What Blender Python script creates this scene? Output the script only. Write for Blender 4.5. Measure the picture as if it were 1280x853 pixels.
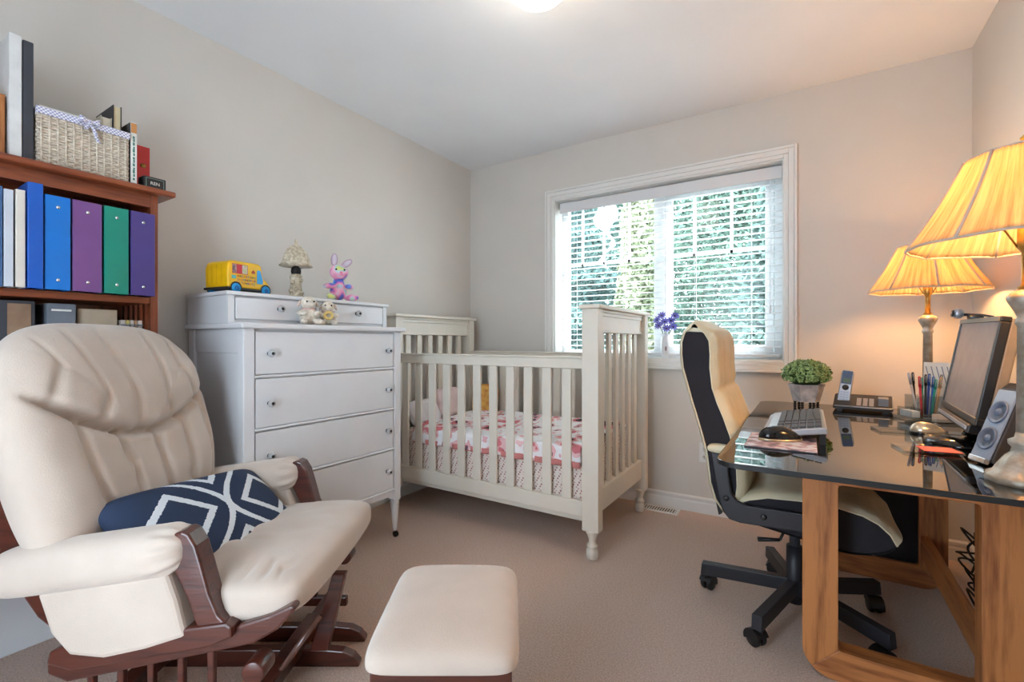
import bpy, bmesh, math, random
from mathutils import Vector, Matrix
import numpy as np
random.seed(7)
for o in list(bpy.data.objects): bpy.data.objects.remove(o)
S = bpy.context.scene
COL = S.collection
PI = math.pi
R = math.radians
# ------------------------------------------------------------------ camera
cd = bpy.data.cameras.new('camera'); cam = bpy.data.objects.new('camera', cd); COL.objects.link(cam)
cam.location = (0, 0, 1.05); cam.rotation_euler = (R(90), 0, R(32.39))
cd.sensor_width = 36; cd.lens = 36*583/1280; cd.clip_start = .05; cd.clip_end = 200
S.camera = cam
# ------------------------------------------------------------------ world, sun, exposure
w = bpy.data.worlds.new('world'); S.world = w; w.use_nodes = True
bg = w.node_tree.nodes['Background']; bg.inputs[0].default_value = (.72, .86, 1.0, 1); bg.inputs[1].default_value = 6.6
sd = bpy.data.lights.new('sun', 'SUN'); sd.energy = 13.0; sd.angle = R(1.5); sd.color = (1, .95, .86)
sun = bpy.data.objects.new('sun', sd); COL.objects.link(sun)
sun.location = (3, 9, 9); sun.rotation_euler = Vector((.30, .72, .88)).to_track_quat('Z', 'Y').to_euler()
S.view_settings.view_transform = 'Standard'; S.view_settings.look = 'None'
S.view_settings.exposure = 0.5; S.view_settings.gamma = 1.0; S.view_settings.use_curve_mapping = False
# ------------------------------------------------------------------ materials
def lin(c):
    r = []
    for v in c[:3]:
        v = v/255.
        r.append(v/12.92 if v <= .04045 else ((v+.055)/1.055)**2.4)
    return (*r, 1)
def setin(n, name, v):
    if name in n.inputs: n.inputs[name].default_value = v
def mat(name, col, rough=.5, metal=0, col2=None, scale=20, bump=0, bscale=None, stretch=(1,1,1), ior=1.5, trans=0, sheen=0, coat=0, detail=4, lo=.35, hi=.65, alpha=1):
    m = bpy.data.materials.new(name); m.use_nodes = True
    nt = m.node_tree; p = nt.nodes['Principled BSDF']
    p.inputs['Base Color'].default_value = lin(col); p.inputs['Roughness'].default_value = rough
    p.inputs['Metallic'].default_value = metal; p.inputs['IOR'].default_value = ior
    setin(p, 'Transmission Weight', trans); setin(p, 'Sheen Weight', sheen); setin(p, 'Coat Weight', coat); setin(p, 'Alpha', alpha)
    tc = nt.nodes.new('ShaderNodeTexCoord'); mp = nt.nodes.new('ShaderNodeMapping'); mp.inputs['Scale'].default_value = stretch
    nt.links.new(tc.outputs['Object'], mp.inputs[0])
    if col2 is None: col2 = tuple(max(0, c*.95) for c in col)
    nz = nt.nodes.new('ShaderNodeTexNoise'); nz.inputs['Scale'].default_value = scale; nz.inputs['Detail'].default_value = detail
    nt.links.new(mp.outputs[0], nz.inputs[0])
    rp = nt.nodes.new('ShaderNodeValToRGB'); rp.color_ramp.elements[0].color = lin(col2); rp.color_ramp.elements[1].color = lin(col)
    rp.color_ramp.elements[0].position = lo; rp.color_ramp.elements[1].position = hi
    nt.links.new(nz.outputs[0], rp.inputs[0]); nt.links.new(rp.outputs[0], p.inputs['Base Color'])
    if bump:
        b = nt.nodes.new('ShaderNodeBump'); b.inputs['Strength'].default_value = bump; b.inputs['Distance'].default_value = .01
        n2 = nz
        if bscale:
            n2 = nt.nodes.new('ShaderNodeTexNoise'); n2.inputs['Scale'].default_value = bscale; n2.inputs['Detail'].default_value = 3
            nt.links.new(mp.outputs[0], n2.inputs[0])
        nt.links.new(n2.outputs[0], b.inputs['Height']); nt.links.new(b.outputs[0], p.inputs['Normal'])
    return m
def emat(name, col, strength):
    m = bpy.data.materials.new(name); m.use_nodes = True
    p = m.node_tree.nodes['Principled BSDF']; p.inputs['Base Color'].default_value = lin(col)
    p.inputs['Emission Color'].default_value = lin(col); p.inputs['Emission Strength'].default_value = strength
    return m
def clear(name, col, rough=.02, ior=1.45):
    """thin clear material: mix of transparent and glossy by Fresnel, so daylight and lamps pass without noise"""
    m = bpy.data.materials.new(name); m.use_nodes = True
    nt = m.node_tree; nt.nodes.clear()
    o = nt.nodes.new('ShaderNodeOutputMaterial'); mx = nt.nodes.new('ShaderNodeMixShader')
    t = nt.nodes.new('ShaderNodeBsdfTransparent'); t.inputs[0].default_value = lin(col)
    g = nt.nodes.new('ShaderNodeBsdfGlossy'); g.inputs['Roughness'].default_value = rough
    f = nt.nodes.new('ShaderNodeFresnel'); f.inputs[0].default_value = ior
    gm = nt.nodes.new('ShaderNodeNewGeometry'); k1 = nt.nodes.new('ShaderNodeMath'); k1.operation = 'SUBTRACT'; k1.inputs[0].default_value = 1; nt.links.new(gm.outputs['Backfacing'], k1.inputs[1])
    k2 = nt.nodes.new('ShaderNodeMath'); k2.operation = 'MULTIPLY'; nt.links.new(k1.outputs[0], k2.inputs[0]); nt.links.new(f.outputs[0], k2.inputs[1])
    nt.links.new(k2.outputs[0], mx.inputs[0]); nt.links.new(t.outputs[0], mx.inputs[1]); nt.links.new(g.outputs[0], mx.inputs[2])
    nt.links.new(mx.outputs[0], o.inputs[0])
    return m
def wood(name, a, b, rough=.4, axis=2, scale=9, coat=.2):
    m = bpy.data.materials.new(name); m.use_nodes = True
    nt = m.node_tree; p = nt.nodes['Principled BSDF']; p.inputs['Roughness'].default_value = rough; setin(p, 'Coat Weight', coat); setin(p,'Coat Roughness',.2)
    tc = nt.nodes.new('ShaderNodeTexCoord'); mp = nt.nodes.new('ShaderNodeMapping')
    st = [1, 1, 1]; st[axis] = .1; mp.inputs['Scale'].default_value = st
    nt.links.new(tc.outputs['Object'], mp.inputs[0])
    n1 = nt.nodes.new('ShaderNodeTexNoise'); n1.inputs['Scale'].default_value = scale; n1.inputs['Detail'].default_value = 2; n1.inputs['Distortion'].default_value = .6
    nt.links.new(mp.outputs[0], n1.inputs[0])
    mu = nt.nodes.new('ShaderNodeMath'); mu.operation = 'MULTIPLY'; mu.inputs[1].default_value = 14; nt.links.new(n1.outputs[0], mu.inputs[0])
    fr = nt.nodes.new('ShaderNodeMath'); fr.operation = 'PINGPONG'; fr.inputs[1].default_value = 1; nt.links.new(mu.outputs[0], fr.inputs[0])
    n2 = nt.nodes.new('ShaderNodeTexNoise'); n2.inputs['Scale'].default_value = scale*14; n2.inputs['Detail'].default_value = 3; nt.links.new(mp.outputs[0], n2.inputs[0])
    ad = nt.nodes.new('ShaderNodeMath'); ad.operation = 'MULTIPLY_ADD'; ad.inputs[1].default_value = .5
    nt.links.new(fr.outputs[0], ad.inputs[0]); nt.links.new(n2.outputs[0], ad.inputs[2])
    rp = nt.nodes.new('ShaderNodeValToRGB'); rp.color_ramp.elements[0].color = lin(b); rp.color_ramp.elements[1].color = lin(a)
    rp.color_ramp.elements[0].position = .3; rp.color_ramp.elements[1].position = .85
    nt.links.new(ad.outputs[0], rp.inputs[0]); nt.links.new(rp.outputs[0], p.inputs['Base Color'])
    bm_ = nt.nodes.new('ShaderNodeBump'); bm_.inputs['Strength'].default_value = .15; bm_.inputs['Distance'].default_value = .004
    nt.links.new(n2.outputs[0], bm_.inputs['Height']); nt.links.new(bm_.outputs[0], p.inputs['Normal'])
    return m
class NX:
    """tiny node expression helper for printed patterns"""
    def __init__(s, m): s.nt = m.node_tree
    def m(s, op, a, b=None, c=None):
        n = s.nt.nodes.new('ShaderNodeMath'); n.operation = op
        for i, v in enumerate((a, b, c)):
            if v is None: continue
            if isinstance(v, (int, float)): n.inputs[i].default_value = v
            else: s.nt.links.new(v, n.inputs[i])
        return n.outputs[0]
def newp(name, rough=.8):
    m = bpy.data.materials.new(name); m.use_nodes = True
    p = m.node_tree.nodes['Principled BSDF']; p.inputs['Roughness'].default_value = rough
    return m, m.node_tree, p

M = {}
M['wall'] = mat('wall_paint', (215, 210, 203), .85, col2=(212, 207, 200), scale=3, bump=.05, bscale=250)
M['ceiling'] = mat('ceiling_paint', (236, 238, 240), .9, col2=(233, 235, 237), scale=3, bump=.05, bscale=150)
M['carpet'] = mat('carpet_pile', (246, 216, 196), .95, col2=(214, 180, 160), scale=170, bump=1.0, bscale=330, sheen=.3, detail=5)
M['trim'] = mat('trim_paint', (232, 231, 228), .35, col2=(229, 228, 225), scale=4)
M['white'] = mat('white_furniture_paint', (226, 227, 229), .35, col2=(221, 222, 225), scale=5, bump=.03, bscale=60)
M['crib'] = mat('crib_paint', (226, 219, 206), .4, col2=(220, 213, 199), scale=5)
M['slat'] = mat('blind_slat', (250, 251, 252), .4, col2=(249, 250, 251), scale=3)
ms_ = M['slat']; nt = ms_.node_tree; pb = nt.nodes['Principled BSDF']; mo_ = nt.nodes['Material Output']
tr_ = nt.nodes.new('ShaderNodeBsdfTranslucent'); tr_.inputs[0].default_value = (.95, .97, 1, 1); mxx = nt.nodes.new('ShaderNodeMixShader'); mxx.inputs[0].default_value = .3
nt.links.new(pb.outputs[0], mxx.inputs[1]); nt.links.new(tr_.outputs[0], mxx.inputs[2]); nt.links.new(mxx.outputs[0], mo_.inputs[0])
M['vinyl'] = mat('window_vinyl', (235, 238, 240), .3)
M['pane'] = clear('window_glass', (250, 253, 252))
M['acrylic'] = clear('clear_acrylic', (236, 240, 243), .05)
M['cherry'] = wood('reddish_wood', (146, 74, 42), (104, 44, 24), .35, 1, 8, .4)
M['cherry_v'] = wood('reddish_wood_upright', (140, 70, 40), (98, 42, 24), .35, 2, 8, .4)
M['dark_cherry'] = wood('dark_cherry_wood', (84, 38, 28), (52, 20, 16), .28, 0, 8, .6)
M['oak'] = wood('oak_upright', (196, 128, 72), (134, 76, 38), .45, 2, 7, .15)
M['oak_x'] = wood('oak_rail', (192, 124, 70), (132, 74, 38), .45, 0, 7, .15)
M['oak_y'] = wood('oak_stretcher', (192, 124, 70), (132, 74, 38), .45, 1, 7, .15)
M['suede'] = mat('cream_microfibre', (204, 188, 174), .9, col2=(196, 180, 166), scale=7, bump=.12, bscale=260, sheen=.5)
M['leather'] = mat('cream_leather', (224, 214, 184), .42, col2=(216, 205, 174), scale=12, bump=.15, bscale=220)
M['black_fabric'] = mat('black_fabric', (36, 34, 40), .9, scale=80, bump=.2, bscale=400)
M['black'] = mat('black_plastic', (26, 26, 29), .4, scale=30)
M['black_metal'] = mat('black_painted_metal', (38, 38, 44), .45, scale=30)
M['gloss_black'] = mat('glossy_black_plastic', (14, 14, 17), .12)
M['smoked'] = mat('smoked_desk_glass', (10, 9, 9), .015, ior=3.6)
M['silver'] = mat('silver_plastic', (176, 184, 196), .3, metal=.5)
M['chrome'] = mat('chrome', (210, 210, 212), .12, metal=1)
M['pewter'] = mat('antique_pewter', (176, 170, 160), .4, metal=.45, col2=(148, 138, 122), scale=45, bump=.2)
M['brass'] = mat('antique_brass', (190, 150, 80), .3, metal=.8, col2=(130, 95, 45), scale=30)
M['crystal'] = mat('crystal', (240, 243, 247), .04, trans=.45, ior=1.5)
M['paper'] = mat('paper', (238, 236, 230), .8)
M['grey'] = mat('grey_plastic', (120, 126, 136), .45)
M['dgrey'] = mat('dark_grey', (62, 64, 72), .6)
M['screen'] = mat('switched_off_screen', (138, 130, 132), .25)  # reflected room brightness is put into this base colour
M['taupe'] = mat('taupe_plastic', (128, 116, 100), .45)
M['iron'] = mat('black_iron', (40, 38, 38), .5, metal=.6)
M['cable'] = mat('black_cable', (24, 24, 26), .5)
M['yellow'] = mat('yellow_plastic', (250, 196, 10), .35)
M['cyan'] = mat('sky_blue_plastic', (20, 160, 225), .35)
def plain(k, c, r=.55, **kw): M[k] = mat(k, c, r, **kw); return M[k]

# ------------------------------------------------------------------ mesh builder
class MB:
    def __init__(s, T=None):
        s.v = []; s.f = []; s.sm = []; s.mi = []; s.T = T or Matrix()
    def add(s, vs, fs, smooth=False, mi=0):
        n = len(s.v); s.v += [s.T @ Vector(p) for p in vs]
        for f in fs: s.f.append([i+n for i in f]); s.sm.append(smooth); s.mi.append(mi)
        return s
    def box(s, x0, x1, y0, y1, z0, z1, mi=0):
        x0, x1 = min(x0, x1), max(x0, x1); y0, y1 = min(y0, y1), max(y0, y1); z0, z1 = min(z0, z1), max(z0, z1)
        vs = [(x, y, z) for z in (z0, z1) for y in (y0, y1) for x in (x0, x1)]
        return s.add(vs, [(0,2,3,1), (4,5,7,6), (0,1,5,4), (2,6,7,3), (0,4,6,2), (1,3,7,5)], mi=mi)
    def prism(s, poly, axis, a, b, smooth=False, mi=0):
        n = len(poly)
        def p(q, t):
            return (t, q[0], q[1]) if axis == 'x' else (q[0], t, q[1]) if axis == 'y' else (q[0], q[1], t)
        vs = [p(q, a) for q in poly] + [p(q, b) for q in poly]
        s.add(vs, [tuple(range(n)), tuple(range(2*n-1, n-1, -1))], mi=mi)
        n0 = len(s.v)-2*n
        for i in range(n):
            s.f.append([n0+i, n0+(i+1) % n, n0+n+(i+1) % n, n0+n+i]); s.sm.append(smooth); s.mi.append(mi)
        return s
    def lathe(s, prof, c=(0,0,0), seg=24, T=None, sx=1, sy=1, fn=None, smooth=True, mi=0):
        vs = []; T = T or Matrix()
        for r, z in prof:
            for k in range(seg):
                a = 2*PI*k/seg; q = r*(fn(a, z) if fn else 1)
                vs.append(Vector(c) + T @ Vector((q*math.cos(a)*sx, q*math.sin(a)*sy, z)))
        fs = []
        for i in range(len(prof)-1):
            for k in range(seg):
                k2 = (k+1) % seg
                fs.append((i*seg+k, i*seg+k2, (i+1)*seg+k2, (i+1)*seg+k))
        if prof[0][0] > 1e-5: fs.append(tuple(range(seg-1, -1, -1)))
        if prof[-1][0] > 1e-5: fs.append(tuple((len(prof)-1)*seg+k for k in range(seg)))
        return s.add(vs, fs, smooth, mi)
    def ball(s, c, r, seg=16, rings=10, fn=None, mi=0, T=None):
        r = (r, r, r) if isinstance(r, (int, float)) else r
        vs = []; T = T or Matrix()
        for i in range(rings+1):
            t = PI*i/rings
            for k in range(seg):
                a = 2*PI*k/seg
                q = fn(a, t) if fn else 1
                vs.append(Vector(c) + T @ Vector((q*r[0]*math.sin(t)*math.cos(a), q*r[1]*math.sin(t)*math.sin(a), q*r[2]*math.cos(t))))
        fs = [(i*seg+k, i*seg+(k+1) % seg, (i+1)*seg+(k+1) % seg, (i+1)*seg+k) for i in range(rings) for k in range(seg)]
        return s.add(vs, fs, True, mi)
    def tube(s, pts, r, seg=8, mi=0, cap=True):
        pts = [Vector(p) for p in pts]; n = len(pts)
        rs = r if isinstance(r, (list, tuple)) else [r]*n
        up = Vector((0, 0, 1)); vs = []
        prev = None
        for i, p in enumerate(pts):
            t = (pts[min(i+1, n-1)] - pts[max(i-1, 0)]).normalized()
            if prev is None:
                a = t.cross(up)
                if a.length < 1e-3: a = t.cross(Vector((1, 0, 0)))
            else:
                a = prev - t*prev.dot(t)
            a.normalize(); prev = a; b = t.cross(a)
            for k in range(seg):
                g = 2*PI*k/seg; vs.append(p + (a*math.cos(g) + b*math.sin(g))*rs[i])
        fs = [(i*seg+k, i*seg+(k+1) % seg, (i+1)*seg+(k+1) % seg, (i+1)*seg+k) for i in range(n-1) for k in range(seg)]
        if cap: fs += [tuple(range(seg-1, -1, -1)), tuple((n-1)*seg+k for k in range(seg))]
        return s.add(vs, fs, True, mi)
    def grid(s, fn, nu, nv, smooth=True, mi=0, wrapu=False):
        vs = [fn(i/nu, j/nv) for j in range(nv+1) for i in range(nu+1)]
        fs = [(j*(nu+1)+i, j*(nu+1)+i+1, (j+1)*(nu+1)+i+1, (j+1)*(nu+1)+i) for j in range(nv) for i in range(nu)]
        return s.add(vs, fs, smooth, mi)
    def cyl(s, p0, p1, r, seg=16, r1=None, mi=0):
        return s.tube([p0, p1], [r, r if r1 is None else r1], seg, mi)
    def build(s, name, m, parent=None, bevel=0, seg=2, local=False, weld=False, subsurf=0, solid=0):
        me = bpy.data.meshes.new(name)
        bm = bmesh.new()
        Ti = Matrix() if (parent is None or local) else mw(parent).inverted()
        bv = [bm.verts.new(Ti @ Vector(p)) for p in s.v]
        for f, sm, mi in zip(s.f, s.sm, s.mi):
            ids = []
            for i in f:
                if i not in ids: ids.append(i)
            if len(ids) < 3: continue
            try: q = bm.faces.new([bv[i] for i in ids]); q.smooth = sm; q.material_index = mi
            except ValueError: pass
        if weld: bmesh.ops.remove_doubles(bm, verts=bm.verts, dist=weld if weld is not True else 1e-5)
        bmesh.ops.recalc_face_normals(bm, faces=bm.faces)
        bm.to_mesh(me); bm.free()
        for q in (m if isinstance(m, (list, tuple)) else [m]): me.materials.append(q)
        o = bpy.data.objects.new(name, me); COL.objects.link(o)
        if parent: o.parent = parent
        if bevel:
            b = o.modifiers.new('bevel', 'BEVEL'); b.width = bevel; b.segments = seg; b.limit_method = 'ANGLE'; b.angle_limit = R(40)
        if solid:
            b = o.modifiers.new('solid', 'SOLIDIFY'); b.thickness = solid; b.offset = 0
        if subsurf:
            b = o.modifiers.new('sub', 'SUBSURF'); b.levels = subsurf; b.render_levels = subsurf
            for p in me.polygons: p.use_smooth = True
        return o
def mw(o):
    T = o.matrix_basis.copy()
    while o.parent: o = o.parent; T = o.matrix_basis @ T
    return T
def tag(o, label=None, cat=None, group=None, kind=None):
    if label: o['label'] = label
    if cat: o['category'] = cat
    if group: o['group'] = group
    if kind: o['kind'] = kind
    return o
def thing(name, label, cat, loc=(0, 0, 0), rz=0, group=None):
    o = bpy.data.objects.new(name, None); COL.objects.link(o); o.empty_display_size = .1
    o.location = loc; o.rotation_euler = (0, 0, rz); o.matrix_basis  # noqa
    o.matrix_basis = Matrix.Translation(loc) @ Matrix.Rotation(rz, 4, 'Z')
    return tag(o, label, cat, group)
def copy_tree(o, parent=None):
    c = o.copy(); COL.objects.link(c)
    if parent: c.parent = parent
    for ch in [q for q in bpy.data.objects if q.parent == o]: copy_tree(ch, c)
    return c
def text_mesh(name, s, size, m, parent, T, depth=.0004, align='CENTER'):
    cu = bpy.data.curves.new(name, 'FONT'); cu.body = s; cu.size = size; cu.extrude = depth; cu.align_x = align; cu.align_y = 'CENTER'
    cu.resolution_u = 2
    t = bpy.data.objects.new(name, cu); COL.objects.link(t)
    dg = bpy.context.evaluated_depsgraph_get()
    me = bpy.data.meshes.new_from_object(t.evaluated_get(dg)); bpy.data.objects.remove(t)
    me.transform((mw(parent).inverted() if parent else Matrix()) @ T); me.materials.clear(); me.materials.append(m)
    o = bpy.data.objects.new(name, me); COL.objects.link(o)
    if parent: o.parent = parent
    return o
def sgn(x, p): return math.copysign(abs(x)**p, x)
def cushion(mb, place, hu, hv, T, nu=28, nv=20, pe=.5, corner=4, disp=None, mi=0):
    """closed cushion: place(a, b, h) -> point; a in [-hu,hu], b in [-hv,hv]"""
    def f(side):
        def g(i, j):
            s = math.sin((i*2-1)*PI/2); t = math.sin((j*2-1)*PI/2)
            # squircle mapping rounds the outline
            k = 1/max(1e-6, (abs(s)**corner + abs(t)**corner)**(1/corner)) * max(abs(s), abs(t)) if (abs(s)+abs(t)) > 1e-6 else 1
            a, b = s*k, t*k
            m_ = max(abs(s), abs(t))
            h = T*max(0, 1-m_**6)**pe * (1 - .25*(s*s+t*t)/2)
            d = disp(s, t, side) if disp else 0
            return place(a*hu, b*hv, side*(h) + (d*max(0, 1-m_**8)))
        return g
    mb.grid(f(1), nu, nv, mi=mi); mb.grid(f(-1), nu, nv, mi=mi)
    return mb
def hash_noise(x, y, z=0.):
    from mathutils import noise
    return noise.noise(Vector((x, y, z)))

# ================================================================== ROOM
XL, XR, YB, YF, H = -2.324, .657, 3.03, -.6, 2.44
tag(MB().box(XL-.2, XR+.2, YF, YB+.3, -.1, 0).build('floor', M['carpet']), kind='structure')
tag(MB().box(XL-.2, XR+.2, YF, YB+.3, H, H+.15).build('ceiling', M['ceiling']), kind='structure')
tag(MB().box(XL-.2, XL, YF, YB, 0, H).build('wall_left', M['wall']), kind='structure')
tag(MB().box(XR, XR+.2, YF, YB, 0, H).build('wall_right', M['wall']), kind='structure')
wx0, wx1, wz0, wz1 = -1.563, -.109, .93, 2.08
wb = MB(); TH = .19
wb.box(XL-.2, wx0, YB, YB+TH, 0, H).box(wx1, XR+.2, YB, YB+TH, 0, H).box(wx0, wx1, YB, YB+TH, 0, wz0).box(wx0, wx1, YB, YB+TH, wz1, H)
tag(wb.build('wall_back', M['wall']), kind='structure')
wf = MB(); wf.box(XL-.2, -1.25, YF-.12, YF, 0, H).box(-.50, XR+.2, YF-.12, YF, 0, H).box(-1.25, -.50, YF-.12, YF, 2.08, H)  # unseen rear wall, added with an opening sized to control fill daylight
tag(wf.build('wall_front', M['wall']), kind='structure')
# jamb lining
jb = MB(); jb.box(wx0-.0, wx0+.012, YB+.002, YB+TH, wz0, wz1).box(wx1-.012, wx1, YB+.002, YB+TH, wz0, wz1)
jb.box(wx0+.012, wx1-.012, YB+.002, YB+TH, wz1-.012, wz1).box(wx0+.012, wx1-.012, YB+.002, YB+TH, wz0, wz0+.012)
tag(jb.build('trim_1', M['trim']), kind='structure')
# casing: stepped mould around the opening
def casing(x0, x1, z0, z1, wd):
    cb = MB()
    def ring(a, b, t):
        cb.box(x0-b, x0-a, YB-t, YB, z0-b, z1+b); cb.box(x1+a, x1+b, YB-t, YB, z0-b, z1+b)
        cb.box(x0-a, x1+a, YB-t, YB, z1+a, z1+b); cb.box(x0-a, x1+a, YB-t, YB, z0-b, z0-a)
    ring(-.004, .018, .012); ring(.018, .046, .018); ring(.046, wd, .026)
    return cb
tag(casing(wx0, wx1, wz0, wz1, .06).build('trim_2', M['trim'], bevel=.003), kind='structure')
# baseboards: cap and moulded step
def baseb(name, fn):
    b = MB(); b.prism([(0, 0), (.014, 0), (.014, .058), (.010, .066), (.010, .074), (.016, .078), (.016, .088), (.006, .095), (0, .095)], 'x', 0, 1)
    for i, p in enumerate(b.v): b.v[i] = Vector(fn(p))
    tag(b.build(name, M['trim']), kind='structure')
baseb('baseboard_back', lambda p: (XL+.016+(XR-XL-.032)*p[0], YB-p[1], p[2]))
baseb('baseboard_left', lambda p: (XL+p[1], YF+(YB-YF)*p[0], p[2]))
baseb('baseboard_right', lambda p: (XR-p[1], YF+(YB-YF)*p[0], p[2]))
# window unit
win = thing('window_1', None, None, (-.836, YB+.16, wz0)); win['kind'] = 'structure'
x0, x1, z0, z1 = wx0+.012, wx1-.012, wz0+.012, wz1-.012
y0, y1 = YB+.125, YB+.175
fr = MB(); fr.box(x0, x0+.045, y0, y1, z0, z1).box(x1-.045, x1, y0, y1, z0, z1).box(x0+.045, x1-.045, y0, y1, z0, z0+.045).box(x0+.045, x1-.045, y0, y1, z1-.045, z1)
fr.box(-.872, -.802, y0, y1, z0+.045, z1-.045)
fr.build('window_frame', M['vinyl'], win, bevel=.003)
sf = MB()   # sliding sash on the right and fixed pane on the left
sf.box(-.80, -.755, y0+.01, y1-.01, z0+.045, z1-.045).box(-.215, -.17, y0+.01, y1-.01, z0+.045, z1-.045).box(-.755, -.215, y0+.01, y1-.01, z0+.045, z0+.085).box(-.755, -.215, y0+.01, y1-.01, z1-.085, z1-.045)
sf.build('sash', M['vinyl'], win, bevel=.003)
for gx in (-1.40, -1.235, -1.05, -.62, -.40):
    g = MB(); g.box(gx-.008, gx+.008, y0+.02, y0+.03, 1.60, z1-.045 if gx < -.8 else z1-.085); g.build('muntin', M['vinyl'], win)
MB().box(x0+.045, -.872, y0+.02, y0+.03, 1.60, 1.625).build('muntin', M['vinyl'], win)
MB().box(-.755, -.215, y0+.02, y0+.03, 1.60, 1.625).build('muntin', M['vinyl'], win)
MB().box(x0+.04, -.868, y0+.034, y0+.038, z0+.04, z1-.04).build('pane', M['pane'], win)
MB().box(-.76, -.21, y0+.034, y0+.038, z0+.08, z1-.08).build('pane', M['pane'], win)
# ------------------------------------------------------------------ outside
tag(MB().box(-30, 20, YB+.6, 40, -2.9, -2.7).build('ground', mat('pale_bounce_ground', (206, 204, 196), .95, col2=(190, 188, 180), scale=2)), kind='structure')  # out of view; pale colour added to bounce daylight up onto the slats
def tree(name, label, x, y, z0, hgt, rad, cols, n, seed, leaf=.09, cone=False):
    t = thing(name, label, 'tree', (x, y, -2.7), group=None)
    rng = np.random.default_rng(seed)
    tk = MB(); top = z0+hgt*.85
    tk.tube([(x, y, -2.7), (x+.05, y, z0), (x-.04, y+.03, (z0+top)/2), (x, y, top)], [.14, .11, .07, .02], 8)
    tk.build('trunk', M['bark'], t)
    h = rng.random(n)**.8; a = rng.random(n)*2*PI
    if cone: rr = rad*(1.02-h)*(.75+.25*np.sin(h*60))
    else: rr = rad*np.sqrt(np.clip(1-(2*h-1)**2, 0, 1))*(.85+.15*np.sin(a*5+h*17))
    q = rng.random(n)**.35
    px = x+rr*q*np.cos(a); py = y+rr*q*np.sin(a); pz = z0+h*hgt
    c = np.stack([px, py, pz], 1)
    d1 = rng.normal(size=(n, 3)); d1 /= np.linalg.norm(d1, axis=1)[:, None]
    d2 = rng.normal(size=(n, 3)); d2 -= d1*(d1*d2).sum(1)[:, None]; d2 /= np.linalg.norm(d2, axis=1)[:, None]
    sz = leaf*(.6+.8*rng.random(n))[:, None]
    v = np.stack([c-d1*sz, c+d2*sz*.4, c+d1*sz, c-d2*sz*.4], 1).reshape(-1, 3) - np.array([x, y, -2.7])
    me = bpy.data.meshes.new('foliage'); me.vertices.add(4*n); me.vertices.foreach_set('co', v.ravel())
    me.loops.add(4*n); me.loops.foreach_set('vertex_index', np.arange(4*n)); me.polygons.add(n)
    me.polygons.foreach_set('loop_start', np.arange(0, 4*n, 4)); me.update(calc_edges=True)
    me.materials.append(mat('foliage', cols[0], .6, col2=cols[1], scale=1.6, trans=0))
    o = bpy.data.objects.new('foliage', me); COL.objects.link(o); o.parent = t
    o['kind'] = 'stuff'
plain('bark', (92, 74, 58), .9)
tree('conifer', 'dark blue-green conifer outside behind the left part of the window', -3.5, 7.8, -2.4, 6.9, 2.1, ((122, 146, 138), (70, 96, 92)), 80000, 1, .06, True)
tree('leafy_tree', 'pale yellow-green leafy tree outside behind the middle of the window', -1.55, 5.1, -1.2, 4.5, .30, ((180, 182, 154), (128, 138, 108)), 16000, 2, .04)
tree('conifer', 'tall grey-green conifer outside, farthest back behind the pale leafy tree', -5.25, 15.6, -2.4, 9.6, 2.2, ((124, 146, 134), (76, 100, 92)), 60000, 6, .07, True)
tree('cedar', 'green cedar outside behind the right part of the window', -1.15, 12.5, -2.4, 8.2, 2.9, ((128, 150, 132), (80, 104, 90)), 80000, 3, .065)
tree('cedar', 'blue-green cedar outside at the far right edge of the window', .15, 7.2, -2.4, 6.4, 1.1, ((122, 144, 134), (74, 98, 90)), 40000, 4, .06)
# ------------------------------------------------------------------ venetian blind
bl = thing('venetian_blind', 'white horizontal-slat blind hanging inside the window', 'blind', (-.83, 3.11, .95))
bx0, bx1, by = -1.536, -.124, 3.112
MB().box(bx0, bx1, by-.034, by-.022, 1.985, 2.056).box(bx0, bx1, by-.022, by+.02, 2.01, 2.05).build('valance', M['white'], bl, bevel=.002)
ns = 25; step = (1.975-.985)/ns
sl = MB()
prof = [(-.024, -.0015), (-.012, .0015), (0, .0028), (.012, .0015), (.024, -.0015), (.024, -.0035), (0, .0004), (-.024, -.0035)]
ca, sa = math.cos(R(4)), math.sin(R(4))
sl.prism([(p[0]*ca-p[1]*sa, p[0]*sa+p[1]*ca) for p in prof], 'x', bx0+.006, bx1-.006)
s0 = None
for k in range(ns):
    if s0 is None: s0 = sl.build('slat', M['slat'], bl, local=True); o = s0
    else: o = s0.copy(); COL.objects.link(o)
    o.location = (.83, .002, 1.968-k*step - .95)
MB().box(bx0+.006, bx1-.006, by-.024, by+.024, .955, .972).build('bottom_rail', M['white'], bl, bevel=.002)
for lx in (bx0+.11, -1.06, -.60, bx1-.16):
    c = MB()
    for dy in (-.026, .026): c.tube([(lx, by+dy, 1.99), (lx, by+dy, .965)], .0011, 5)
    c.build('ladder_cord', M['slat'], bl)
MB().tube([(bx1-.06, by-.032, 2.0), (bx1-.06, by-.032, 1.25)], .002, 6).build('tilt_cord', M['slat'], bl)
MB().lathe([(.004, 0), (.007, .01), (.006, .035), (.002, .042)], (bx1-.06, by-.032, 1.21), 10).build('tassel', M['vinyl'], bl)
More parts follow.
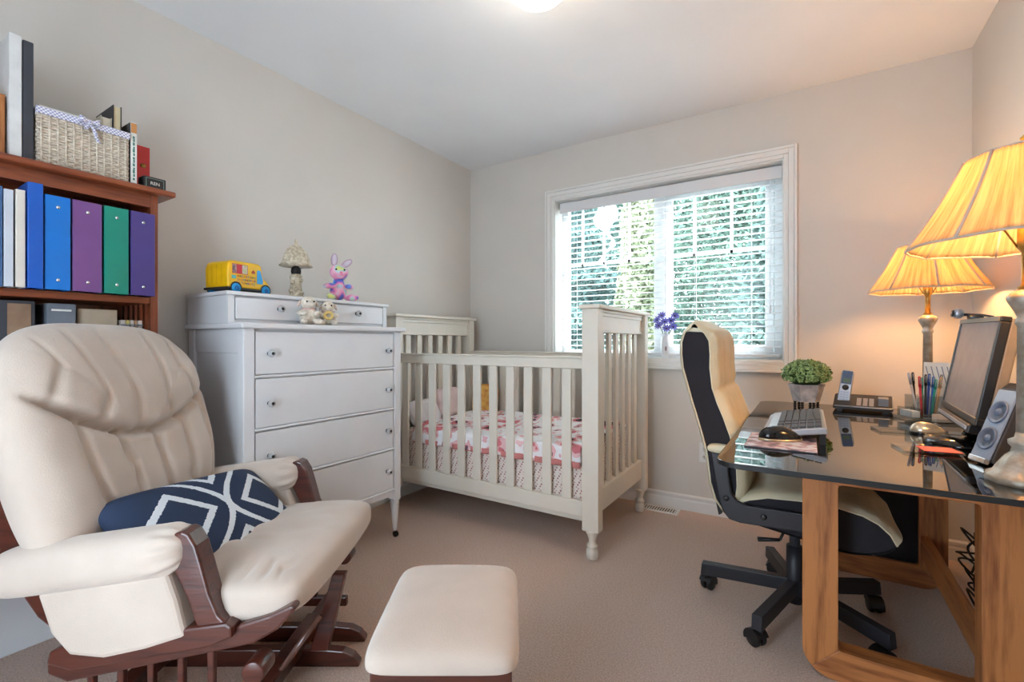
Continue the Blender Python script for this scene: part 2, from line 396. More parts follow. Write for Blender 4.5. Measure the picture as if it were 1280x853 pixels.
# ------------------------------------------------------------------ ceiling light
cl = thing('ceiling_light', 'white glass dome light on the ceiling', 'lamp', (-.842, 1.503, H))
MB().lathe([(.16, 0), (.16, -.018), (.15, -.022)], (-.842, 1.503, H), 40).build('base_plate', M['chrome'], cl)
MB().lathe([(.135, -.02), (.132, -.05), (.118, -.085), (.092, -.112), (.06, -.130), (.03, -.139), (0, -.142)], (-.842, 1.503, H), 40).build('glass_dome', emat('lit_dome', (255, 246, 230), 3.0), cl)
MB().lathe([(.0, -.152), (.006, -.150), (.010, -.144), (.008, -.139)], (-.842, 1.503, H), 16).build('finial', M['chrome'], cl)
pl = bpy.data.lights.new('dome_light', 'POINT'); pl.energy = 2.5; pl.color = (1, .9, .76); pl.shadow_soft_size = .12
po = bpy.data.objects.new('dome_light', pl); COL.objects.link(po); po.location = (0, 0, -.19); po.parent = cl
# ------------------------------------------------------------------ vent and outlet
vt = thing('floor_register', 'white slotted metal floor vent in the carpet beside the crib foot', 'vent', (-.79, 2.95, 0))
v_ = MB(); v_.box(-.915, -.665, 2.90, 2.915, 0, .006).box(-.915, -.665, 2.985, 3.0, 0, .006).box(-.915, -.90, 2.915, 2.985, 0, .006).box(-.68, -.665, 2.915, 2.985, 0, .006)
v_.build('frame', M['trim'], vt)
MB().box(-.90, -.68, 2.915, 2.985, 0.0003, .001).build('duct_opening', M['black'], vt)
for k in range(14):
    x = -.8925+k*.0155
    MB().box(x, x+.006, 2.915, 2.985, .001, .005).build('vent_slat', M['trim'], vt)
ou = thing('wall_outlet', 'white electrical outlet low on the back wall behind the office chair', 'outlet', (-.526, YB, .37))
MB().box(-.562, -.49, YB-.006, YB, .31, .43).build('cover_plate', M['trim'], ou, bevel=.002)
for zz in (.345, .395):
    q = MB(); q.lathe([(.016, 0), (.016, .003)], (-.526, YB-.006, zz), 16, Matrix.Rotation(R(90), 4, 'X')); q.build('socket', M['trim'], ou)
    q = MB(); q.box(-.533, -.531, YB-.0095, YB-.009, zz-.004, zz+.006).box(-.521, -.519, YB-.0095, YB-.009, zz-.004, zz+.006); q.build('slots', M['black'], ou)

# ================================================================== CRIB
cr = thing('crib', 'cream slatted wooden baby crib along the back wall under the window', 'crib', (-1.54, 2.47, 0))
CX0, CX1, CY0, CY1 = -2.255, -.833, 2.07, 2.88
foot = [(.0, 0), (.020, 0), (.027, .012), (.029, .03), (.027, .048), (.020, .058), (.026, .064), (.026, .072), (.018, .078), (.017, .092), (.024, .118), (.034, .135), (.034, .145)]
for px in (CX0, CX1-.084):
    for py in (CY0, CY1-.06):
        p = MB(); p.box(px, px+.084, py, py+.06, .14, 1.205); p.build('post', M['crib'], cr, bevel=.003)
        f = MB(); f.lathe(foot, (px+.042, py+.03, 0), 20); f.build('turned_foot', M['crib'], cr)
for px in (CX0, CX1-.084):
    # cap, moulded head panel, slats, bottom rail
    c = MB(); c.box(px-.012, px+.096, CY0-.012, CY1+.012, 1.205, 1.224); c.build('end_cap', M['crib'], cr, bevel=.004)
    c = MB(); c.box(px+.025, px+.06, CY0+.06, CY1-.06, 1.09, 1.205).box(px+.018, px+.067, CY0+.06, CY1-.06, 1.172, 1.19).box(px+.014, px+.07, CY0+.06, CY1-.06, 1.19, 1.205).box(px+.018, px+.067, CY0+.06, CY1-.06, 1.09, 1.105)
    c.build('end_panel', M['crib'], cr, bevel=.003)
    c = MB(); c.box(px+.02, px+.065, CY0+.06, CY1-.06, .215, .325); c.build('end_bottom_rail', M['crib'], cr, bevel=.003)
    n = 6; wd = .046; L = CY1-CY0-.12; gap = (L-n*wd)/(n+1)
    for k in range(n):
        y = CY0+.06+gap+(wd+gap)*k
        MB().box(px+.034, px+.051, y, y+wd, .325, 1.09).build('slat', M['crib'], cr, bevel=.002)
for py in (CY0+.012, CY1-.034):
    MB().box(CX0+.084, CX1-.084, py, py+.03, .915, .965).box(CX0+.084, CX1-.084, py-.006, py+.036, .965, .975).build('side_rail', M['crib'], cr, bevel=.003)
    MB().box(CX0+.084, CX1-.084, py, py+.03, .20, .275).build('bottom_rail', M['crib'], cr, bevel=.003)
    for k in range(11):
        x = -1.009-.1105*k
        MB().box(x-.025, x+.025, py+.008, py+.022, .275, .915).build('slat', M['crib'], cr, bevel=.002)
MB().box(CX0+.084, CX1-.084, CY0+.05, CY1-.05, .165, .2).box(CX0+.084, CX1-.084, CY0+.05, CY0+.08, .2, .27).build('base_frame', M['crib'], cr)
# mattress with quilted dotted cover
mq, nt, p = newp('quilted_cover', .9)
tc = nt.nodes.new('ShaderNodeTexCoord'); mp = nt.nodes.new('ShaderNodeMapping'); mp.inputs['Rotation'].default_value = (R(45), R(45), R(45)); mp.inputs['Scale'].default_value = (1, 1, 1)
vo = nt.nodes.new('ShaderNodeTexVoronoi'); vo.inputs['Scale'].default_value = 70; vo.inputs['Randomness'].default_value = 0
rp = nt.nodes.new('ShaderNodeValToRGB'); rp.color_ramp.elements[0].color = lin((170, 110, 104)); rp.color_ramp.elements[1].color = lin((236, 224, 214)); rp.color_ramp.elements[0].position = .25; rp.color_ramp.elements[1].position = .42
nt.links.new(tc.outputs['Object'], mp.inputs[0]); nt.links.new(mp.outputs[0], vo.inputs[0]); nt.links.new(vo.outputs[0], rp.inputs[0]); nt.links.new(rp.outputs[0], p.inputs['Base Color'])
ma = thing('crib_mattress', 'crib mattress in a white cover with small pink dots', 'mattress', (-1.54, 2.475, .2))
q = MB(); q.box(-2.16, -.93, 2.125, 2.825, .201, .50); q.build('mattress_cover', mq, ma, bevel=.02, seg=3)
# quilt
mqt, nt, p = newp('patterned_quilt', .9)
tc = nt.nodes.new('ShaderNodeTexCoord'); n1 = nt.nodes.new('ShaderNodeTexNoise'); n1.inputs['Scale'].default_value = 9; n1.inputs['Detail'].default_value = 2
rp = nt.nodes.new('ShaderNodeValToRGB'); cr_ = rp.color_ramp; cr_.interpolation = 'CONSTANT'
cr_.elements[0].position = 0; cr_.elements[0].color = lin((70, 56, 66)); cr_.elements[1].position = .335; cr_.elements[1].color = lin((208, 120, 128))
for ps, c in ((.41, (232, 190, 192)), (.46, (240, 238, 240)), (.62, (226, 176, 180)), (.68, (110, 84, 96))):
    e = cr_.elements.new(ps); e.color = lin(c)
nt.links.new(tc.outputs['Object'], n1.inputs[0]); nt.links.new(n1.outputs[0], rp.inputs[0]); nt.links.new(rp.outputs[0], p.inputs['Base Color'])
qt = thing('baby_quilt', 'rumpled pink and white patterned quilt spread over the crib mattress', 'quilt', (-1.5, 2.47, .5))
def qf(i, j):
    x = -2.06+1.12*i
    s = j*1.0
    wv = .012*hash_noise(x*9, s*8)+.010*hash_noise(x*22, s*19, 3)
    if s < .12:   # hangs over the front edge
        t = s/.12
        return (x, 2.116-.008*math.sin(x*60)*(1-t)-.006, .43+.085*t+wv*.3)
    t = (s-.12)/.88
    return (x, 2.11+.71*t, .513+.022*math.sin(min(1, t*6)*PI/2)+wv+(.03*math.exp(-((t-.75)/.12)**2)*(1 if x > -1.7 else .3)))
MB().grid(qf, 90, 50).build('quilt_top', mqt, qt, solid=.014)
def rf(i, j):
    x = -2.06+1.12*i; return (x, 2.103-.007*math.sin(x*90), .425+.03*j)
MB().grid(rf, 160, 3).build('ruffle', mat('pink_ruffle', (206, 130, 126), .9), qt, solid=.006)
# pillows in the crib
def soft_pillow(name, label, cat, m, c, rz, tilt, hw, hh, T, lift=0):
    t = thing(name, label, cat, c, rz)
    b = MB(Matrix.Rotation(tilt, 4, 'Y')); cushion(b, lambda a, bb, h: (h, a, bb+hh), hw, hh, T, corner=5)
    b.build('pillow_cover', m, t, local=True, weld=1e-4); return t
soft_pillow('crib_pillow', 'white baby pillow leaning at the head end of the crib', 'pillow', mat('soft_white', (236, 230, 232), .9), (-2.10, 2.30, .50), R(8), R(-30), .15, .09, .045)
soft_pillow('crib_pillow', 'pale pink fleece pillow in the crib next to the white one', 'pillow', mat('pale_pink', (238, 214, 212), .9), (-2.11, 2.55, .51), R(-8), R(-20), .12, .11, .05)
soft_pillow('crib_cushion', 'yellow patterned cushion standing against the far crib slats', 'cushion', mat('yellow_print', (238, 196, 104), .9, col2=(214, 138, 70), scale=30), (-1.97, 2.73, .52), R(-80), R(-10), .10, .11, .035)

# ================================================================== DRESSER
dr = thing('dresser', 'tall white four-drawer dresser with an upper glove box against the left wall', 'dresser', (-2.08, 1.40, 0))
DX0, DX1, DY0, DY1 = -2.30, -1.85, .97, 1.80
MB().box(DX0, DX1-.02, DY0+.02, DY1-.02, .24, 1.10).build('carcass', M['white'], dr)
for px in (DX0, DX1-.045):
    for py in (DY0, DY1-.045):
        MB().box(px, px+.045, py, py+.045, .20, 1.10).build('corner_post', M['white'], dr, bevel=.004)
        f = MB(); f.lathe([(.008, .032), (.010, .045), (.013, .05), (.012, .06), (.020, .15), (.022, .165), (.016, .172), (.022, .182), (.022, .20)], (px+.0225, py+.0225, 0), 18)
        lg = f.build('turned_leg', M['white'], dr)
        cs = MB(); cs.lathe([(.016, -.007), (.017, 0), (.016, .007)], (px+.0225+.006, py+.0225, .0165), 16, Matrix.Rotation(R(90), 4, 'X')); cs.tube([(px+.0225, py+.0225, .045), (px+.0285, py+.0225, .017)], .004, 6)
        cs.build('caster', M['iron'], lg)
MB().box(DX0-.0, DX1+.022, DY0-.018, DY1+.018, 1.10, 1.122).build('top', M['white'], dr, bevel=.006)
# side panels framed (recess shows on the near side)
for sy, a in ((DY0+.008, 0), (DY1-.02, 1)):
    for z_a, z_b in ((1.0, 1.10), (.24, .31)): MB().box(DX0+.045, DX1-.045, sy, sy+.012, z_a, z_b).build('side_rail', M['white'], dr, bevel=.003)
    MB().box(DX0+.045, DX1-.045, sy+.006 if a == 0 else sy-.002, sy+.012 if a == 0 else sy+.006, .31, 1.0).build('side_panel', M['white'], dr)
zr = [(.915, 1.088), (.70, .897), (.488, .682), (.272, .470)]
def knob(parent, x, y, z):
    T = Matrix.Rotation(R(90), 4, 'Y')
    k = MB(); k.lathe([(.006, 0), (.006, .006), (.013, .012), (.016, .02), (.013, .027), (.007, .03), (0, .03)], (x, y, z), 10, T, smooth=False)
    kn = k.build('crystal_knob', M['crystal'], parent)
    b = MB(); b.lathe([(.009, 0), (.009, .003), (.004, .005), (.004, .026), (.007, .029), (.006, .0315), (0, .032)], (x, y, z), 12, T); b.build('knob_stem', M['iron'], kn)
for a, b in zr:
    d = MB(); d.box(DX1-.02, DX1-.004, DY0+.05, DY1-.05, a, b); dd = d.build('drawer', M['white'], dr, bevel=.003)
    for ky in (1.075, 1.735-.03): knob(dd, DX1-.004, ky, (a+b)/2-.002)
for z in (.90, .686, .474, .258):
    MB().prism([(DX1-.02, z), (DX1-.004, z), (DX1+.002, z+.006), (DX1-.004, z+.012), (DX1-.02, z+.012)], 'y', DY0+.045, DY1-.045).build('drawer_rail', M['white'], dr)
MB().prism([(DY0+.045, .262), (DY1-.045, .262), (DY1-.045, .205), (DY1-.09, .232), (DY0+.09, .232), (DY0+.045, .205)], 'x', DX1-.02, DX1-.006).build('bottom_apron', M['white'], dr, bevel=.002)
# upper box with drawers
ub = MB(); ub.box(DX0, -1.965, .965, 1.795, 1.122, 1.236); ub.build('upper_box', M['white'], dr, bevel=.003)
MB().box(DX0, -1.945, .955, 1.805, 1.236, 1.252).build('upper_top', M['white'], dr, bevel=.004)
for ya_, yb_ in ((.965, .99), (1.77, 1.795), (1.362, 1.392)): MB().box(-1.965, -1.956, ya_, yb_, 1.122, 1.236).build('upper_stile', M['white'], dr)
for a, b in ((.995, 1.357), (1.397, 1.765)):
    d = MB().box(-1.965, -1.952, a, b, 1.14, 1.228).build('upper_drawer', M['white'], dr, bevel=.003)
    knob(d, -1.952, (a+b)/2 if a < 1.2 else 1.59, 1.19)

# ================================================================== BOOKCASE
bc = thing('bookcase', 'reddish-brown open wooden bookcase against the left wall', 'bookcase', (-2.17, .34, 0))
BX0, BX1, BY0, BY1 = -2.30, -2.03, -.10, .756
MB().box(-2.318, -1.995, BY0-.04, BY1+.045, 1.585, 1.606).build('top_board', M['cherry'], bc, bevel=.006, seg=3)
for py in (BY0, BY1-.024):
    for px in (BX0, BX1-.03):
        MB().box(px, px+.03, py, py+.024, 0, 1.585).build('upright', M['cherry_v'], bc, bevel=.002)
    for k in range(4):
        x = BX0+.045+k*.046
        MB().box(x, x+.022, py+.005, py+.017, .34, 1.54).build('side_slat', M['cherry_v'], bc)
    for z_a, z_b in ((1.53, 1.585), (.27, .34)): MB().box(BX0+.03, BX1-.03, py+.003, py+.02, z_a, z_b).build('side_rail', M['cherry'], bc)
MB().box(BX1-.022, BX1-.004, BY0+.024, BY1-.024, 1.54, 1.585).build('apron', M['cherry'], bc)
MB().box(BX0, BX0+.008, BY0+.024, BY1-.024, .27, 1.585).build('back_panel', M['cherry_v'], bc)
for z in (1.21, .86, .56, .315):
    MB().box(BX0+.008, BX1-.004, BY0+.024, BY1-.024, z-.024, z).build('shelf', M['cherry'], bc, bevel=.003)
def rot_at(x, y, z, ang, axis): return Matrix.Translation((x, y, z)) @ Matrix.Rotation(R(ang), 4, axis) @ Matrix.Translation((-x, -y, -z))
# binders
def binder(label, ya, yb, hgt, col, xf=-1.975, lean=0, rivets=True, z=1.21, dep=.26, round_spine=False):
    t = thing('ring_binder', label, 'binder', (xf-.1, (ya+yb)/2, z), group='ring binders on the upper shelf')
    m = mat('binder_vinyl', col, .35, scale=8)
    T = rot_at(xf-.1, (ya+yb)/2, z, lean, 'X')
    sp = MB(T); sp.box(xf-.003, xf, ya+.001, yb-.001, z, z+hgt); sp.build('spine', m, t, bevel=.0012)
    for y in (ya, yb-.003):
        c = MB(T); c.box(xf-dep, xf-.003, y, y+.003, z, z+hgt); c.build('cover', m, t, bevel=.001)
    g = MB(T); g.box(xf-dep+.03, xf-.03, ya+.005, yb-.008, z+.008, z+hgt-.018); g.build('pages', M['paper'], t)
    if rivets:
        for zz in (z+.03, z+hgt-.035):
            r_ = MB(T); r_.lathe([(.0055, 0), (.005, .002), (0, .003)], (xf, (ya+yb)/2, zz), 12, Matrix.Rotation(R(90), 4, 'Y')); r_.build('rivet', M['chrome'], t)
k = .9704
binder('slate-blue ring binder at the left end of the row of binders', .31, .352, .29, (70, 104, 150), rivets=False)
binder('pale grey ring binder with a rounded spine, left of the cream one', .354, .374, .285, (206, 212, 222), rivets=False)
binder('cream ring binder left of the tall blue one', .378, .399, .29, (226, 218, 206), rivets=False)
binder('tallest binder, royal blue with a narrow spine', .402, .436, .318, (20, 92, 190), rivets=False, xf=-1.968)
binder('bright blue ring binder with two silver rivets', .440, .500, .292, (10, 118, 208))
binder('plum purple ring binder between the blue and green ones', .505, .578, .292, (120, 78, 138))
binder('green ring binder between the purple and violet ones', .584, .650, .292, (6, 138, 118))
binder('dark violet ring binder at the right end of the row', .656, .727, .292, (74, 62, 130))
# lower shelf contents
def carton(name, label, cat, m, a, parts=None, bev=.003):
    t = thing(name, label, cat, ((a[0]+a[1])/2, (a[2]+a[3])/2, a[4]))
    MB().box(*a).build('body', m, t, bevel=bev); return t
t = carton('photo_box', 'black box with a brown picture panel on the second shelf', 'box', M['dgrey'], (-2.24, -2.05, .352, .435, .86, 1.175))
MB().box(-2.05, -2.047, .374, .425, .90, 1.165).build('picture_panel', mat('brown_print', (150, 122, 98), .6, col2=(120, 92, 72), scale=12), t)
t = carton('magazine_box', 'grey storage box with two cream label strips on the second shelf', 'box', mat('grey_board', (112, 118, 128), .8), (-2.27, -2.05, .462, .532, .86, 1.172))
for z in (1.15, 1.085): MB().box(-2.05, -2.048, .472, .520, z-.003, z+.003).build('label_strip', M['paper'], t)
t = carton('book', 'thick beige hardcover book lying on a dark one on the second shelf', 'book', mat('beige_cloth', (186, 170, 148), .8), (-2.27, -2.07, .54, .648, 1.105, 1.16))
t2 = thing('book', 'dark navy book lying under the beige hardcover on the second shelf', 'book', (-2.17, .59, 1.02)); MB().box(-2.27, -2.065, .538, .64, 1.02, 1.10).build('body', mat('navy_cloth', (44, 60, 104), .6), t2)
t3 = thing('storage_case', 'low black case under the stacked books on the second shelf', 'case', (-2.17, .59, .86)); MB().box(-2.27, -2.06, .538, .65, .86, 1.02).build('body', M['black'], t3, bevel=.004)
for i, (c, ya, yb, lab) in enumerate((((206, 196, 188), .656, .668, 'cream notebook'), ((212, 196, 120), .670, .680, 'yellow notebook'), ((220, 214, 206), .683, .693, 'white notebook'), ((198, 160, 130), .695, .703, 'tan notebook'), ((226, 220, 214), .706, .718, 'pale notebook'))):
    nb = thing('spiral_notebook', lab+' with a wire spiral standing at the right end of the second shelf', 'notebook', (-2.15, (ya+yb)/2, .86), group='spiral notebooks on the second shelf')
    MB().box(-2.25, -2.063, ya, yb, .86, 1.125).build('pages', mat('note_paper', c, .8), nb)
    sp = MB()
    for kk in range(16): sp.box(-2.063, -2.057, ya, yb, .872+kk*.0155, .878+kk*.0155)
    sp.build('wire_spiral', M['grey'], nb)
# things on top of the bookcase
ZT = 1.606
t = carton('wooden_box', 'light orange-brown wooden box at the left end of the bookcase top', 'box', M['oak'], (-2.25, -2.06, .28, .372, ZT, 1.80))
t = thing('picture_board', 'brown picture leaning behind the wooden box on the bookcase', 'picture', (-2.25, .3, ZT)); MB().box(-2.29, -2.262, .10, .372, ZT, 1.99).build('board', mat('brown_art', (142, 104, 72), .6, col2=(110, 76, 50), scale=6), t)
MB().box(-2.262, -2.258, .12, .34, ZT+.02, 1.97).build('print', mat('tan_print', (176, 128, 84), .6, col2=(150, 100, 60), scale=9), t)
t = carton('album', 'white-edged album standing on the bookcase left of the dark one', 'album', mat('white_card', (226, 226, 224), .7), (-2.27, -2.045, .377, .405, ZT, 1.99))
t = carton('album', 'dark charcoal album standing on the bookcase beside the wicker basket', 'album', M['dgrey'], (-2.27, -2.05, .407, .432, ZT, 1.985))
# wicker basket
bk = thing('wicker_basket', 'white wicker basket with a lavender gingham ribbon on the bookcase', 'basket', (-2.15, .56, ZT))
ga, gb = .440, .672
mwk = mat('white_wicker', (236, 224, 206), .8, col2=(206, 190, 170), scale=60, stretch=(1, 1, 3), bump=.3)
def weave(x0, x1, y0, y1, z0, z1, outward):
    b = MB(); n = 40; rows = 20
    for r_ in range(rows):
        za = z0+(z1-z0)*r_/rows; zb = z0+(z1-z0)*(r_+.86)/rows
        def f(i, j):
            t = i*n; off = .0022*math.sin(t*PI/2+(r_ % 2)*PI)
            bul = math.sin(j*PI)*.0012
            x = x0+(x1-x0)*i; y = y0+(y1-y0)*i
            return (x+outward[0]*(off+bul), y+outward[1]*(off+bul), za+(zb-za)*j)
        b.grid(f, n*2, 2)
    return b
wv = weave(-2.05, -2.05, ga, gb, ZT, 1.772, (1, 0)); wv.build('woven_front', mwk, bk, solid=.002)['kind'] = 'stuff'
wv = weave(-2.25, -2.05, ga, ga, ZT, 1.772, (0, -1)); wv.build('woven_side', mwk, bk, solid=.002)['kind'] = 'stuff'
wv = weave(-2.25, -2.05, gb, gb, ZT, 1.772, (0, 1)); wv.build('woven_side', mwk, bk, solid=.002)['kind'] = 'stuff'
MB().box(-2.254, -2.25, ga, gb, ZT, 1.772).box(-2.25, -2.056, ga+.006, gb-.006, ZT, ZT+.004).box(-2.056, -2.053, ga+.004, gb-.004, ZT, 1.768).build('lining', mwk, bk)
for kk in range(12):
    y = ga+.008+(gb-ga-.016)*kk/11
    MB().tube([(-2.048, y, ZT), (-2.048, y, 1.772)], .003, 6).build('stake', mwk, bk)
mg, nt, p = newp('gingham', .8)
tc = nt.nodes.new('ShaderNodeTexCoord'); ck = nt.nodes.new('ShaderNodeTexChecker'); ck.inputs['Scale'].default_value = 190; ck.inputs['Color1'].default_value = lin((236, 234, 240)); ck.inputs['Color2'].default_value = lin((160, 160, 196))
nt.links.new(tc.outputs['Object'], ck.inputs[0]); nt.links.new(ck.outputs[0], p.inputs['Base Color'])
rb = MB(); rb.box(-2.049, -2.041, ga-.004, gb+.004, 1.770, 1.792).box(-2.256, -2.249, ga-.004, gb+.004, 1.770, 1.792).box(-2.249, -2.049, ga-.004, ga+.002, 1.770, 1.792).box(-2.249, -2.049, gb-.002, gb+.004, 1.770, 1.792)
rb.build('ribbon', mg, bk, bevel=.002)
by_ = .563
bw = MB()
for s_ in (-1, 1):
    bw.grid(lambda i, j, s_=s_: (-2.036+.010*math.sin(i*2*PI)*1, by_+s_*(.026*math.sin(i*PI)), 1.783+(j-.5)*.016*(.4+math.sin(i*PI))+.006*math.sin(i*PI)), 14, 2)
bw.grid(lambda i, j: (-2.034+.003*math.sin(i*6), by_+.004+.02*i+(j-.5)*.011, 1.778-.055*i), 10, 2)
bw.grid(lambda i, j: (-2.036, by_-.004-.006*i+(j-.5)*.011, 1.778-.02*i), 6, 2)
bw.ball((-2.034, by_, 1.783), (.006, .008, .009), 10, 6)
bw.build('bow', mg, bk, solid=.0012)
t = thing('paper_pad', 'cream paper pad lying inside the basket near its left end', 'paper', (-2.15, .5, 1.61)); MB().box(-2.24, -2.07, .448, .552, 1.611, 1.806).build('sheets', M['paper'], t)
for lab, ya, yb, zt, c, cc in (('small grey paperback standing inside the basket', .585, .598, 1.812, (196, 190, 182), (150, 146, 140)), ('cream paperback standing inside the basket', .602, .632, 1.835, (214, 204, 184), (190, 180, 160)), ('black-covered book, tallest inside the basket', .636, .660, 1.885, (224, 208, 170), (60, 58, 60))):
    t = thing('book', lab, 'book', (-2.12, (ya+yb)/2, 1.61))
    MB().box(-2.23, -2.075, ya+.002, yb-.002, 1.611, zt-.003).build('pages', mat('page_block', c, .8), t)
    MB().box(-2.235, -2.07, ya, ya+.002, 1.611, zt).box(-2.235, -2.07, yb-.002, yb, 1.611, zt).box(-2.237, -2.235, ya, yb, 1.611, zt).build('cover', mat('book_cover', cc, .6), t)
t = thing('book', 'tall slim book with a white printed spine right of the basket', 'book', (-2.15, .69, ZT))
MB().box(-2.24, -2.055, .681, .698, ZT, 1.838).build('cover', mat('dark_cover', (92, 88, 82), .6), t)
MB().box(-2.055, -2.052, .6805, .6985, ZT, 1.838).build('spine', M['paper'], t)
MB().box(-2.052, -2.0515, .681, .698, 1.80, 1.835).build('spine_patch', mat('orange_patch', (206, 140, 80), .6), t)
e = MB()
for q in range(13): e.box(-2.052, -2.0516, .6865+.0012*(q % 2), .6925, 1.63+q*.0125, 1.638+q*.0125+.002*(q % 3))
e.build('spine_lettering', plain('teal_ink', (70, 130, 116)), t)['kind'] = 'stuff'
t = thing('book', 'red book standing behind the small black box on the bookcase', 'book', (-2.18, .735, ZT))
MB().box(-2.26, -2.12, .722, .762, ZT, 1.785).build('cover', mat('red_cover', (206, 44, 44), .5), t)
MB().ball((-2.119, .741, 1.712), (.002, .010, .008), 10, 6).build('gold_emblem', M['brass'], t)
t = thing('small_box', 'small black box with a pale outline at the right end of the bookcase', 'box', (-2.06, .755, ZT))
MB().box(-2.09, -2.04, .715, .785, ZT, 1.655).build('body', M['black'], t, bevel=.003)
e = MB()
for a in ((.722, .778, 1.648, 1.649), (.722, .778, 1.612, 1.613), (.722, .723, 1.613, 1.648), (.777, .778, 1.613, 1.648)): e.box(-2.04, -2.0393, *a)
e.build('outline', mat('pale_teal', (150, 190, 180), .6), t)
text_mesh('box_lettering', 'REN', .016, M['paper'], t, Matrix.Translation((-2.0395, .75, 1.631)) @ Matrix.Rotation(R(90), 4, 'Z') @ Matrix.Rotation(R(90), 4, 'X'))
# white storage bin under bookcase
t = thing('storage_bin', 'low white storage bin on the carpet under the bookcase', 'box', (-2.26, .3, 0))
MB().box(-2.295, -2.25, -.05, .70, 0, .235).build('body', M['white'], t, bevel=.004)
MB().box(-2.295, -2.244, -.055, .705, .235, .25).build('lid', M['white'], t, bevel=.003)

# ================================================================== GLIDER (local frame: x forward, y away from camera, z up)
RZC = R(32.39); Rv = Vector((.8444, .5357)); Fv = Vector((-.5357, .8444))
def rf_(r, d): return (Rv.x*r+Fv.x*d, Rv.y*r+Fv.y*d)
gx, gy = rf_(-1.0, 1.5)
gl = thing('glider_chair', 'cream cushioned glider rocking chair with dark cherry wood frame', 'armchair', (gx, gy, 0), RZC)
L = dict(local=True)
def groove(x, c, w): return math.exp(-((x-c)/w)**2)
def backdisp(s, t, side):
    if side < 0: return 0
    seam = .05+.42*(s-.08)**2
    d = 0
    d -= .040*groove(t, seam, .040)*max(0, 1-abs(s)**10)
    if t > seam:
        d += .030*math.exp(-((t-seam-.30)/.30)**2)*(1-.4*s*s)
        for c in (-.78, -.42, -.05, .32, .68):
            cc = c*(1-.15*(t-seam)); d -= .010*groove(s, cc+.10*(t-seam)*(-1 if c < 0 else 1), .035)
    else:
        d += .016*math.exp(-((t-seam+.55)/.35)**2)
        for c in (-.62, -.24, .14, .50, .80):
            d -= .017*groove(s, c+.06*(seam-t), .04)
    d += .004*hash_noise(s*3.2, t*4)
    return d
RC = Vector((-.22, 0, 1)).normalized(); NF = Vector((1, 0, .22)).normalized()
b = MB()
cen = Vector((-.245, -.045, .735))
def bplace(a, bb, h):
    wd = 1.0 - .10*max(0, -bb/.36)
    return cen + Vector((0, 1, 0))*a*wd + RC*bb + NF*h + Vector((1, 0, 0))*(.03*(a/.3)**2)
cushion(b, bplace, .345, .375, .105, nu=110, nv=110, pe=.5, corner=3.6, disp=backdisp)
b.build('back_cushion', M['suede'], gl, local=True, weld=1e-4)
# seat cushion
b = MB()
def sdisp(s, t, side):
    if side < 0: return 0
    tk_ = sum(.011*groove(s, c_, .028) for c_ in (.52, .68, .82))*math.exp(-((t+.80)/.13)**2)
    tk_ += .006*groove(t, -.05-.22*s, .022)*math.exp(-((s-.15)/.35)**2)+.006*groove(t, -.22-.18*s, .020)*math.exp(-((s-.1)/.30)**2)
    return -tk_ + .005*hash_noise(s*4, t*5, 2)+ (.004*math.sin(s*9+t*14)*math.exp(-((s-.15)/.5)**2)*math.exp(-((t+.2)/.6)**2))
def splace(a, bb, h):
    # a forward, bb lateral
    wd = 1.0+.13*max(0, min(1, (a-.04)/.14))
    fw = a + .012*(1-(bb/.29)**2)*max(0, min(1, a/.2))
    return Vector((.118+fw, bb*wd*1.04, .366+.06*(a+.1)+h))
cushion(b, splace, .345, .285, .076, nu=110, nv=90, pe=.28, corner=11, disp=sdisp)
b.build('seat_cushion', M['suede'], gl, local=True, weld=1e-4)
